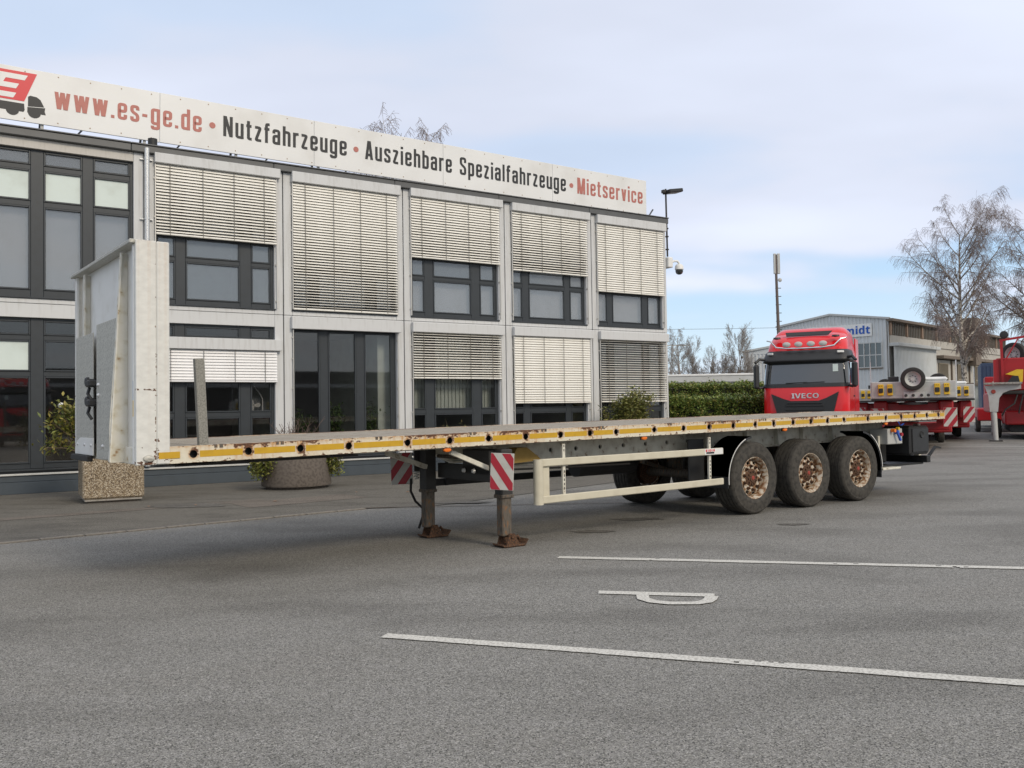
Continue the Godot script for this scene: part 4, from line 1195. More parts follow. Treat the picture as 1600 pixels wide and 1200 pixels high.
	part("crank_shaft", g, M.rusty_steel, t)
	for v in [0.42, 0.62]:
		g = G.new(); g.t = Transform3D(Basis(Vector3.UP, -PI / 2), Vector3(3.79, 0.835, -v)); g.lathe([Vector2(0.0, 0.03), Vector2(0.022, 0.025), Vector2(0.03, 0.0)], 12)
		part("bolt_cap", g, M.lens, t)
	for q in [[Vector3(3.3, 1.08, -0.16), Vector3(3.85, 0.86, -0.16)], [Vector3(2.95, 1.06, -0.95), Vector3(3.62, 0.86, -1.2)], [Vector3(3.95, 0.86, -0.5), Vector3(4.35, 1.05, -0.5)]]:
		g = G.new(); g.bar(q[0], q[1], 0.05, 0.05)
		part("leg_strut", g, M.chassis, t)
	# warning boards folded out beside the legs
	warn_board(0.27, 0.405, false, "warning_board", t, Transform3D(Basis(Vector3.BACK, -0.06) * Basis(Vector3.UP, -0.95), Vector3(3.70, 0.655, 0.01)))
	part("board_bracket", bx(Vector3(3.905, 0.66, -0.19), Vector3(3.94, 1.08, -0.155), 0.003), M.cream, t)
	warn_board(0.285, 0.405, true, "warning_board", t, Transform3D(Basis(Vector3.BACK, 0.04) * Basis(Vector3.UP, -0.75), Vector3(3.62, 0.595, -2.05)))
	g = G.new()
	g.tube([Vector3(3.62, 0.70, -1.55), Vector3(3.60, 0.55, -1.53), Vector3(3.66, 0.42, -1.52), Vector3(3.76, 0.33, -1.52), Vector3(3.76, 0.22, -1.52), Vector3(3.71, 0.08, -1.53)], [0.016], 8)
	part("hose", g, M.rubber, t)
	g = G.new()
	var cz := []
	for k in 60: cz.append(Vector3(3.62 + 0.03 * cos(k * 0.9), 1.0 - k * 0.005, -1.42 + 0.03 * sin(k * 0.9)))
	g.tube(cz, [0.008], 5)
	part("coiled_hose", g, plain(0.45, 0.45, 0.43, 0.5), t)
	# side guard on the near side
	var gd := G.new()
	g = G.new()
	g.tube([Vector3(4.42, 0.43, -0.03), Vector3(4.42, 0.95, -0.03)], [0.058], 20)
	var guard := part("side_guard", g, M.guard, t)
	g = bx(Vector3(4.44, 0.865, -0.045), Vector3(7.66, 0.955, -0.012), 0.01)
	part("guard_rail", g, M.guard, guard, Transform3D(Basis(Vector3.BACK, 0.0045), Vector3(0, -0.02, 0)))
	part("guard_rail", bx(Vector3(4.44, 0.435, -0.045), Vector3(7.66, 0.525, -0.012), 0.01), M.guard, guard, Transform3D(Basis(Vector3.BACK, 0.0095), Vector3(0, -0.042, 0)))
	part("guard_end", bx(Vector3(4.44, 0.43, -0.06), Vector3(4.60, 0.95, -0.046), 0.004), M.guard, guard)
	for u in [4.83, 7.42]:
		g = bx(Vector3(u - 0.022, 0.46, -0.085), Vector3(u + 0.022, 1.12, -0.050), 0.004)
		part("guard_post", g, M.chassis, guard)
		var sl := G.new()
		var y := 0.58
		while y < 1.1:
			if not (y > 0.83 and y < 0.99): sl.span(Vector3(u - 0.007, y, -0.0505), Vector3(u + 0.007, y + 0.028, -0.0488))
			y += 0.05
		part("slot", sl, M.joint, guard)
	var st := part("sticker", bx(Vector3(7.27, 0.886, -0.012), Vector3(7.64, 0.966, -0.0105)), M.white, guard)
	part("sticker_band", bx(Vector3(7.29, 0.925, -0.0105), Vector3(7.47, 0.957, -0.0098)), M.sign_red, guard)
	part("sticker_band", bx(Vector3(7.30, 0.897, -0.0105), Vector3(7.46, 0.921, -0.0098)), M.text_black, guard)
	word("ES-GE", 0.030, Vector3(7.38, 0.941, -0.0097), M.white, guard, "sticker_lettering", 1.25)
	# far guard
	g = bx(Vector3(4.3, 0.50, -W + 0.03), Vector3(7.4, 0.60, -W + 0.06), 0.006)
	for u in [4.7, 7.1]: g.span(Vector3(u - 0.02, 0.5, -W + 0.061), Vector3(u + 0.02, 1.1, -W + 0.09))
	part("side_guard", g, M.plastic, t)
	# wheel chock in its holder
	g = G.new()
	g.t = Transform3D(Basis(Vector3(1, 0, 0), Vector3(0, 1, 0), Vector3(0, 0, 1)), Vector3(4.32, 0.90, -0.36))
	g.prism(PackedVector2Array([Vector2(0, 0), Vector2(0.42, 0.02), Vector2(0.36, 0.07), Vector2(0.2, 0.18), Vector2(0.05, 0.18), Vector2(0.0, 0.1)]), -0.16, 0.0)
	part("wheel_chock", g, M.chock, t)
	# axles, springs, tanks, wheels
	var ax := [8.365, 9.685, 11.0]
	for i in 3:
		var u: float = ax[i]
		g = G.new(); g.tube([Vector3(u, 0.515, -2.3), Vector3(u, 0.515, -0.2)], [0.07], 14)
		g.span(Vector3(u - 0.5, 0.62, -0.72), Vector3(u - 0.38, 0.85, -0.60)); g.bar(Vector3(u - 0.44, 0.70, -0.66), Vector3(u + 0.2, 0.52, -0.66), 0.1, 0.05)
		g.bar(Vector3(u - 0.44, 0.70, -1.84), Vector3(u + 0.2, 0.52, -1.84), 0.1, 0.05)
		g.tube([Vector3(u + 0.28, 0.55, -0.66), Vector3(u + 0.28, 0.82, -0.66)], [0.13], 16)
		g.tube([Vector3(u + 0.28, 0.55, -1.84), Vector3(u + 0.28, 0.82, -1.84)], [0.13], 16)
		g.tube([Vector3(u - 0.1, 0.6, -0.5), Vector3(u - 0.35, 0.66, -0.5)], [0.085], 14)
		part("axle", g, M.rusty_steel, t)
		make_wheel(t, Vector3(u, 0.513, -0.222), 0.0, 0.4 + i * 1.1)
		make_wheel(t, Vector3(u, 0.513, -W + 0.222), PI, 0.7 + i)
	g = G.new(); g.tube([Vector3(6.2, 0.72, -1.45), Vector3(7.3, 0.72, -1.45)], [0.14], 18)
	part("air_tank", g, M.black, t)
	g = G.new()
	g.tube([Vector3(4.0, 0.83, -0.5), Vector3(4.4, 0.82, -0.48), Vector3(5.2, 0.80, -0.55), Vector3(6.4, 0.79, -0.56)], [0.014], 6)
	part("air_line", g, M.rubber, t)
	# mudguards
	var mg := part("mudguard", arc_guard(0.60, 98, 186, 0.42), M.plastic, t, Transform3D(Basis(), Vector3(ax[0], 0.515, -0.45)))
	part("mud_flap", bx(Vector3(7.755, 0.40, -0.45), Vector3(7.77, 0.56, -0.03), 0.003), M.plastic, mg, Transform3D(Basis(), -mg.position))
	part("edge_trim", arc_guard(0.606, 112, 186, 0.010, 0.013), M.white, mg, Transform3D(Basis(), Vector3(0, 0, 0.42)))
	part("splash_guard", bx(Vector3(7.42, 0.50, -0.46), Vector3(7.74, 1.08, -0.435), 0.006), M.plastic, mg, Transform3D(Basis(), -mg.position))
	mg = part("mudguard", arc_guard(0.60, -12, 82, 0.42), M.plastic, t, Transform3D(Basis(), Vector3(ax[2], 0.515, -0.45)))
	part("mud_flap", bx(Vector3(11.575, 0.34, -0.45), Vector3(11.59, 0.45, -0.03), 0.003), M.plastic, mg, Transform3D(Basis(), -mg.position))
	part("edge_trim", arc_guard(0.606, 0, 62, 0.010, 0.013), M.white, mg, Transform3D(Basis(), Vector3(0, 0, 0.42)))
	# valve box behind the axles
	var vb := part("valve_box", bx(Vector3(11.95, 0.86, -0.45), Vector3(12.4, 1.12, -0.12), 0.01), M.grey_paint, t)
	g = G.new(); g.tube([Vector3(12.16, 1.06, -0.11), Vector3(12.16, 1.06, -0.05)], [0.035], 12)
	g.bar(Vector3(12.13, 1.08, -0.06), Vector3(12.22, 0.92, -0.05), 0.035, 0.03)
	part("lever", g, M.blue, vb)
	g = G.new(); g.tube([Vector3(12.05, 1.09, -0.11), Vector3(12.05, 1.09, -0.04)], [0.03], 12)
	part("knob", g, M.orange, vb)
	g = G.new(); g.tube([Vector3(12.3, 1.02, -0.11), Vector3(12.3, 1.02, -0.06)], [0.03], 12)
	part("knob", g, M.warn_red, vb)
	g = G.new(); g.tube([Vector3(12.2, 1.12, -0.11), Vector3(12.2, 1.12, -0.06)], [0.025], 12)
	part("knob", g, M.yellow, vb)
	part("step", bx(Vector3(11.75, 0.44, -0.30), Vector3(12.3, 0.475, -0.1), 0.006), M.chassis, t)
	part("step_arm", bx(Vector3(11.9, 0.474, -0.3), Vector3(11.95, 1.0, -0.26), 0.004), M.chassis, t)
	# tool box, rear bumper, hooks
	var tb := part("tool_box", bx(Vector3(12.62, 0.655, -0.62), Vector3(13.22, 1.15, -0.10), 0.03), M.plastic, t)
	part("box_lid", bx(Vector3(12.66, 0.70, -0.098), Vector3(13.18, 1.11, -0.078), 0.009), M.plastic, tb)
	g = G.new(); g.t = Transform3D(Basis(), Vector3(12.94, 1.0, -0.078)); g.lathe([Vector2(0.0, 0.012), Vector2(0.035, 0.012), Vector2(0.05, 0.02), Vector2(0.06, 0.0)], 18)
	part("latch", g, M.black, tb)
	part("underrun_bar", bx(Vector3(13.24, 0.50, -2.35), Vector3(13.36, 0.62, -0.15), 0.008), M.black, t)
	part("under_tray", bx(Vector3(11.7, 0.47, -2.0), Vector3(13.3, 0.50, -0.25), 0.008), M.black, t)
	part("under_bin", bx(Vector3(11.75, 0.52, -2.0), Vector3(12.55, 0.95, -0.5), 0.02), M.black, t)
	part("rear_post", bx(Vector3(13.25, 0.60, -0.4), Vector3(13.33, 1.2, -0.3), 0.006), M.chassis, t)
	g = G.new()
	g.bar(Vector3(13.3, 0.55, -0.2), Vector3(13.62, 0.76, -0.2), 0.05, 0.03); g.bar(Vector3(13.62, 0.76, -0.2), Vector3(13.78, 0.74, -0.2), 0.05, 0.03)
	g.bar(Vector3(13.3, 0.53, -0.5), Vector3(13.45, 0.48, -0.5), 0.05, 0.03)
	part("hook", g, M.black, t)
	for q in [[0.86, 0], [0.98, 1], [0.72, 2]]:
		g = G.new(); g.t = Transform3D(Basis(Vector3.UP, PI / 2), Vector3(13.36, q[0], -0.28)); g.lathe([Vector2(0.0, 0.05), Vector2(0.03, 0.045), Vector2(0.038, 0.0)], 12)
		part("rear_lamp", g, M.lens if q[1] == 0 else M.redhub, t)
	part("rear_board", bx(Vector3(12.9, 1.215, -0.4), Vector3(13.5, 1.235, -0.1), 0.003), M.white, t)
	part("rear_stripe", bx(Vector3(12.9, 1.19, -0.4), Vector3(13.5, 1.212, -0.1), 0.003), M.sign_red, t)

func word(text: String, size: float, at: Vector3, mat: Material, parent: Node, called: String, sx := 1.0, serif := false):
	var f := SystemFont.new(); f.font_names = PackedStringArray(["Droid Serif" if serif else "Droid Sans"]); f.font_weight = 700
	var tm := TextMesh.new()
	tm.text = text; tm.font = f; tm.font_size = 64; tm.pixel_size = size / 46.0; tm.depth = size * 0.06
	part(called, tm, mat, parent, Transform3D(Basis().scaled(Vector3(sx, 1, 1)), at))

# ---------- the red tractor truck: local z to its front, origin on the ground below the front
func cab_ring(y: float, w: float, zf: float, zb: float, rc: float, bow := 0.05) -> Array:
	var o := [Vector3(-w, y, zb), Vector3(-w, y, (zb + zf - rc) / 2.0), Vector3(-w, y, zf - rc)]
	for k in range(1, 6):
		var f := PI / 2 * k / 6.0
		o.append(Vector3(-w + rc - rc * cos(f), y, zf - rc + rc * sin(f)))
	for k in 7:
		var x := lerpf(-w + rc, w - rc, k / 6.0)
		o.append(Vector3(x, y, zf + bow * (1.0 - pow(x / (w - rc), 2.0))))
	for k in range(5, 0, -1):
		var f := PI / 2 * k / 6.0
		o.append(Vector3(w - rc + rc * cos(f), y, zf - rc + rc * sin(f)))
	o += [Vector3(w, y, zf - rc), Vector3(w, y, (zb + zf - rc) / 2.0), Vector3(w, y, zb)]
	return o

func front_of(ring: Array, out: float, a := 2, b := 20) -> Array:
	var o := []
	for k in range(a, b + 1):
		var p: Vector3 = ring[k]
		var d := Vector3(p.x * 0.35, 0, 1.0).normalized()
		o.append(p + d * out)
	return o

func make_truck():
	var t := thing("tractor_truck", "bright red tractor truck with black grille and roof lamps, parked beside the hedge", "truck", Transform3D(Basis(Vector3.UP, -0.475).scaled(Vector3.ONE * 1.025), Vector3(9.0, 0, -27.5)))
	M.truck = t
	var zb := -2.25
	var R := func(y): # ring for a height
		var tab := [[0.55, 1.20, -0.02, 0.22], [0.8, 1.235, 0.02, 0.24], [1.3, 1.25, 0.05, 0.26], [1.8, 1.25, 0.03, 0.27], [2.06, 1.25, -0.01, 0.28], [2.45, 1.235, -0.10, 0.28], [2.86, 1.21, -0.20, 0.30], [3.15, 1.19, -0.30, 0.32], [3.4, 1.16, -0.45, 0.36], [3.6, 1.11, -0.68, 0.42], [3.72, 1.04, -0.95, 0.48], [3.76, 0.94, -1.2, 0.4]]
		for k in tab.size() - 1:
			if y <= tab[k + 1][0]:
				var f: float = clampf((y - tab[k][0]) / (tab[k + 1][0] - tab[k][0]), 0.0, 1.0)
				return cab_ring(y, lerpf(tab[k][1], tab[k + 1][1], f), lerpf(tab[k][2], tab[k + 1][2], f), zb, lerpf(tab[k][3], tab[k + 1][3], f))
		return cab_ring(y, 0.94, -1.2, zb, 0.4)
	var rows := []
	for y in [0.55, 0.8, 1.05, 1.3, 1.55, 1.8, 2.06, 2.25, 2.45, 2.65, 2.86, 3.0, 3.15, 3.28, 3.4, 3.5, 3.6, 3.67, 3.72, 3.76]: rows.append(R.call(y))
	var g := G.new()
	g.grid(rows)
	var l: Array = rows[-1]
	for k in range(1, l.size() - 1): g.tri_out(l[0], l[k], l[k + 1], Vector3(0, 2, -1))
	for k in rows.size() - 1: g.quad_out(rows[k][0], rows[k][22], rows[k + 1][22], rows[k + 1][0], Vector3(0, 2, 0))
	var cab := part("cab", g, M.red, t)
	# roof spoiler
	g = G.new()
	rows = []
	for q in [[3.5, 1.13, -1.05], [3.7, 1.10, -1.15], [3.84, 1.02, -1.3], [3.93, 0.92, -1.55], [3.95, 0.86, -1.8]]: rows.append(cab_ring(q[0], q[1], q[2], zb - 0.15, 0.25, 0.03))
	g.grid(rows); l = rows[-1]
	for k in range(1, l.size() - 1): g.tri_out(l[0], l[k], l[k + 1], Vector3(0, 3, -1.5))
	part("roof_spoiler", g, M.red, t)
	for s in [-1.0, 1.0]:
		part("side_spoiler", bx(Vector3(s * 1.19 - 0.02, 0.9, -3.0), Vector3(s * 1.19 + 0.02, 3.6, zb - 0.02), 0.01), M.red, t)
	# windscreen, its black lower band, sun visor
	g = G.new(); rows = []
	for y in [2.16, 2.3, 2.5, 2.7, 2.88]: rows.append(front_of(R.call(y), 0.012))
	g.grid(rows); part("windscreen", g, M.screenglass, t)
	g = G.new(); rows = []
	for y in [2.05, 2.10, 2.165]: rows.append(front_of(R.call(y), 0.016))
	g.grid(rows); var band := part("screen_surround", g, M.plastic, t)
	for s in [-1.0, 1.0]:
		g = G.new(); g.bar(Vector3(s * 0.25 - 0.3, 2.18, 0.03), Vector3(s * 0.25 + 0.32, 2.2, 0.02), 0.02, 0.02)
		part("wiper", g, M.black, t)
	g = G.new(); rows = []
	for q in [[2.80, 0.02], [2.82, 0.16], [2.9, 0.17], [3.1, 0.10], [3.17, 0.03], [3.18, 0.0]]: rows.append(front_of(R.call(q[0]), q[1], 1, 21))
	g.grid(rows); part("sun_visor", g, M.plastic, t)
	for s in [-1.0, 1.0]:
		part("position_lamp", bx(Vector3(-0.10, -0.03, -0.02), Vector3(0.10, 0.03, 0.02), 0.008), M.white, t, Transform3D(Basis(Vector3.UP, s * 0.45), Vector3(s * 1.02, 3.09, -0.14)))
	# interior shape behind the glass and the paper in the windscreen
	part("paper", bx(Vector3(0.80, 2.50, -0.075), Vector3(0.95, 2.72, -0.073)), M.opal, t, Transform3D(Basis(), Vector3(0, 0, 0.0)))
	# grille, lettering, bumper
	var front := func(poly: Array, out: float, called: String, mt: Material):
		var gg := G.new(); gg.prism(PackedVector2Array(poly), out - 0.07, out)
		return part(called, gg, mt, t)
	var gr: MeshInstance3D = front.call([Vector2(-0.97, 1.86), Vector2(-0.62, 1.71), Vector2(-0.4, 1.64), Vector2(0.4, 1.64), Vector2(0.62, 1.72), Vector2(0.97, 1.90), Vector2(0.80, 1.2), Vector2(0.72, 0.8), Vector2(-0.72, 0.8), Vector2(-0.80, 1.2)], 0.105, "grille", M.plastic)
	for y in [1.5, 1.38, 1.26, 1.14, 1.02]:
		part("grille_bar", bx(Vector3(-0.55, y - 0.03, 0.106), Vector3(0.55, y + 0.02, 0.125), 0.008), M.black, gr)
	part("grille_lip", bx(Vector3(-0.5, 1.56, 0.106), Vector3(0.5, 1.60, 0.135), 0.008), M.plastic, gr)
	word("IVECO", 0.145, Vector3(0.02, 1.79, 0.095), M.chrome, t, "lettering", 1.35)
	part("bumper", bx(Vector3(-1.2, 0.3, -0.3), Vector3(1.2, 0.62, 0.08), 0.05), M.plastic, t)
	for s in [-1.0, 1.0]:
		var hl := part("headlight", bx(Vector3(-0.17, -0.12, -0.05), Vector3(0.17, 0.12, 0.05), 0.03), M.lens, t, Transform3D(Basis(Vector3.UP, s * 0.45), Vector3(s * 0.98, 0.82, -0.02)))
		# door line, handle, side window
		part("side_window", bx(Vector3(s * 1.232, 2.12, -1.35), Vector3(s * 1.252, 2.78, -0.42), 0.004), M.screenglass, t)
		part("door_handle", bx(Vector3(s * 1.255, 1.75, -1.3), Vector3(s * 1.275, 1.8, -1.1), 0.006), M.plastic, t)
		part("door_gap", bx(Vector3(s * 1.249, 0.9, -1.44), Vector3(s * 1.2535, 2.8, -1.425)), M.joint, t)
		# mirrors on curved arms
		var mh := part("mirror", bx(Vector3(-0.085, -0.40, -0.08), Vector3(0.085, 0.36, 0.08), 0.06), M.plastic, t, Transform3D(Basis(Vector3.UP, s * 0.2), Vector3(s * 1.42, 2.42, 0.02)))
		g = G.new()
		g.tube([Vector3(s * 1.18, 2.92, -0.25), Vector3(s * 1.35, 2.94, -0.12), Vector3(s * 1.45, 2.82, 0.0)], [0.045], 10)
		g.tube([Vector3(s * 1.22, 2.08, -0.2), Vector3(s * 1.34, 2.05, -0.08), Vector3(s * 1.45, 2.1, 0.0)], [0.04], 10)
		part("mirror_arm", g, M.plastic, t)
		for z in [-0.95, -4.6]:
			g = G.new(); g.lathe([Vector2(0.27, 0.13), Vector2(0.40, 0.15), Vector2(0.49, 0.13), Vector2(0.505, 0.10), Vector2(0.505, -0.10), Vector2(0.4, -0.15), Vector2(0.27, -0.13)], 36)
			var wh := part("wheel", g, M.tyre, t, Transform3D(Basis(Vector3.UP, PI / 2 * s), Vector3(s * 1.08, 0.505, z)))
			g = G.new(); g.lathe([Vector2(0.0, 0.06), Vector2(0.12, 0.06), Vector2(0.2, 0.02), Vector2(0.26, 0.03), Vector2(0.285, 0.12), Vector2(0.27, 0.13)], 30)
			part("rim", g, M.grey_paint, wh)
	# roof lamp bar with four lamps and horns
	g = G.new()
	var y0 := 3.2
	g.tube([Vector3(-1.16, 3.52, -0.42), Vector3(-1.02, 3.48, -0.28), Vector3(-0.84, 3.28, -0.14), Vector3(-0.5, 3.235, -0.10), Vector3(0.0, 3.225, -0.07), Vector3(0.5, 3.235, -0.10), Vector3(0.84, 3.28, -0.14), Vector3(1.02, 3.48, -0.28), Vector3(1.16, 3.52, -0.42)], [0.024], 10)
	var bar := part("lamp_bar", g, M.chrome, t)
	for x in [-0.53, -0.18, 0.18, 0.53]:
		g = G.new(); g.lathe([Vector2(0.0, 0.05), Vector2(0.08, 0.045), Vector2(0.098, 0.03), Vector2(0.10, 0.0), Vector2(0.08, -0.08), Vector2(0.0, -0.1)], 20)
		part("roof_lamp", g, M.grey_paint, t, Transform3D(Basis().scaled(Vector3(1.2, 0.82, 1)), Vector3(x, 3.355, -0.14)))
		g = G.new(); g.lathe([Vector2(0.0, 0.062), Vector2(0.08, 0.056), Vector2(0.088, 0.05)], 20)
		part("lamp_glass", g, M.lens, t, Transform3D(Basis().scaled(Vector3(1.2, 0.82, 1)), Vector3(x, 3.355, -0.14)))
	for s in [-1.0, 1.0]:
		g = G.new(); g.lathe([Vector2(0.0, 0.06), Vector2(0.10, 0.05), Vector2(0.12, 0.0), Vector2(0.0, -0.02)], 16)
		part("beacon", g, M.plastic, t, Transform3D(Basis(Vector3.RIGHT, -PI / 2), Vector3(s * 0.86, 3.56, -0.42)))
	g = G.new(); g.prism(PackedVector2Array([Vector2(-0.62, -0.08), Vector2(0.62, -0.08), Vector2(0.72, 0.08), Vector2(-0.66, 0.08)]), 0.0, 0.02)
	part("roof_hatch", g, M.plastic, t, Transform3D(Basis(Vector3.RIGHT, -0.75), Vector3(0.0, 3.70, -0.72)))
	# frame and fifth wheel behind the cab
	part("frame_rail", bx(Vector3(-0.45, 0.75, -6.0), Vector3(-0.37, 1.02, zb), 0.006), M.dark_steel, t)
	part("frame_rail", bx(Vector3(0.37, 0.75, -6.0), Vector3(0.45, 1.02, zb), 0.006), M.dark_steel, t)
	part("fifth_wheel", bx(Vector3(-0.45, 1.02, -5.0), Vector3(0.45, 1.12, -4.2), 0.03), M.dark_steel, t)
	part("fuel_tank", bx(Vector3(0.6, 0.45, -3.9), Vector3(1.2, 1.05, -2.4), 0.1), M.grey_paint, t)
	part("rear_fender", bx(Vector3(0.8, 1.05, -5.2), Vector3(1.22, 1.09, -4.0), 0.02), M.plastic, t)

# ---------- red low loader trailers, gooseneck end towards the yard
func small_wheel(parent: Node, at: Vector3, basis: Basis, called: String, r := 0.39):
	var g := G.new()
	g.lathe([Vector2(0.245, 0.10), Vector2(0.26, 0.115), Vector2(0.33, 0.12), Vector2(0.375, 0.105), Vector2(0.39, 0.08), Vector2(0.39, -0.08), Vector2(0.33, -0.12), Vector2(0.245, -0.11)], 40)
	var w := part(called, g, M.tyre if called == "wheel" else M.rubber, parent, Transform3D(basis.scaled(Vector3.ONE * (r / 0.39)), at))
	g = G.new()
	g.lathe([Vector2(0.0, 0.03), Vector2(0.07, 0.03), Vector2(0.075, 0.0), Vector2(0.15, 0.0), Vector2(0.19, 0.025), Vector2(0.215, 0.05), Vector2(0.235, 0.10), Vector2(0.25, 0.115), Vector2(0.252, 0.10)], 32)
	part("rim", g, M.grey_paint, w)
	g = G.new()
	for k in 8:
		var f := TAU * k / 8
		g.t = Transform3D(Basis(), Vector3(cos(f) * 0.115, sin(f) * 0.115, 0.0)); g.tube([Vector3(0, 0, 0), Vector3(0, 0, 0.02)], [0.016], 6)
	part("rim_bolt", g, M.dark_steel, w)

func make_low_loader(label: String, xf: Transform3D) -> Node3D:
	var t := thing("low_loader_trailer", label, "low loader", xf, "red low loaders parked in the yard")
	var deck := part("front_box", bx(Vector3(-1.28, 1.72, -2.6), Vector3(1.28, 2.28, 0.0), 0.02), M.grey_paint, t)
	part("box_edge", bx(Vector3(-1.29, 1.66, -2.6), Vector3(1.29, 1.718, 0.01), 0.01), M.black, deck)
	for x in [-0.98, -0.70, 0.72, 1.0]:
		var sb := part("chock_holder", bx(Vector3(x - 0.085, 1.83, 0.002), Vector3(x + 0.085, 2.20, 0.07), 0.012), M.yellow, t)
		part("chock", bx(Vector3(x - 0.07, 1.92, 0.071), Vector3(x + 0.07, 2.07, 0.11), 0.015), M.black, sb)
		for s in [-0.03, 0.03]: part("hole", bx(Vector3(x + s - 0.012, 2.13, 0.0705), Vector3(x + s + 0.012, 2.155, 0.073)), M.black, sb)
	part("label_plate", bx(Vector3(-0.52, 1.85, 0.002), Vector3(-0.28, 2.15, 0.006)), M.warn_white, t)
	part("label_plate", bx(Vector3(1.06, 1.78, 0.002), Vector3(1.24, 1.90, 0.006)), M.warn_white, t)
	small_wheel(t, Vector3(0.0, 2.36, 0.10), Basis(), "spare_wheel", 0.38)
	var br := part("wheel_bracket", bx(Vector3(-0.3, 1.72, 0.012), Vector3(0.34, 1.93, 0.09), 0.015), M.grey_paint, t)
	var g := G.new()
	for x in [-0.22, 0.0, 0.25, 0.45]:
		g.t = Transform3D(Basis(), Vector3(x, 1.82, 0.09)); g.lathe([Vector2(0.0, 0.05), Vector2(0.04, 0.05), Vector2(0.05, 0.0)], 12)
	part("coupling", g, M.dark_steel, br)
	# king pin disc below
	g = G.new(); g.t = Transform3D(Basis(Vector3.RIGHT, -PI / 2), Vector3(0, 1.52, -0.5)); g.lathe([Vector2(0.0, 0.08), Vector2(0.42, 0.08), Vector2(0.46, 0.0), Vector2(0.0, -0.02)], 28)
	part("king_pin_disc", g, M.dark_steel, t)
	part("neck", bx(Vector3(-0.95, 1.20, -3.2), Vector3(0.95, 1.60, -0.9), 0.05), M.red_worn, t)
	part("winch", bx(Vector3(-0.35, 1.62, -1.5), Vector3(0.5, 1.7, -0.35), 0.03), M.grey_paint, t)
	for s in [-1.0, 1.0]:
		part("neck_arm", bx(Vector3(s * 1.0 - 0.22, 0.95, -2.3), Vector3(s * 1.0 + 0.22, 1.65, -0.55), 0.05), M.red_worn, t)
		warn_board(0.42, 0.62, s > 0.0, "warning_board", t, Transform3D(Basis(Vector3.UP, s * 0.15), Vector3(s * 1.05 - 0.21 + s * 0.06, 0.78, -0.35 if s > 0 else -0.45)))
		part("twist_post", bx(Vector3(s * 1.29 - 0.015, 1.72, -0.05), Vector3(s * 1.29 + 0.015, 2.95, -0.02), 0.004), M.zinc, t)
	part("bed", bx(Vector3(-1.26, 0.52, -10.5), Vector3(1.26, 0.95, -2.4), 0.04), M.red_worn, t)
	part("bed_front", bx(Vector3(-1.22, 0.6, -2.9), Vector3(1.22, 1.3, -2.38), 0.05), M.red_worn, t)
	for z in [-7.0, -8.3, -9.6]:
		for s in [-1.0, 1.0]:
			small_wheel(t, Vector3(s * 1.1, 0.40, z), Basis(Vector3.UP, PI / 2 * s), "wheel", 0.4)
	part("tarpaulin", bx(Vector3(0.15, 2.281, -1.4), Vector3(1.05, 2.42, -0.2), 0.06), M.white, t)
	part("tool_case", bx(Vector3(-0.75, 2.281, -0.4), Vector3(-0.42, 2.46, -0.15), 0.02), M.black, t)
	g = G.new(); g.tube([Vector3(-0.2, 1.3, -0.8), Vector3(-0.5, 1.0, -0.4), Vector3(-0.4, 0.8, -0.3), Vector3(-0.1, 1.1, -0.5)], [0.03], 8)
	part("hose", g, M.blue, t)
	return t

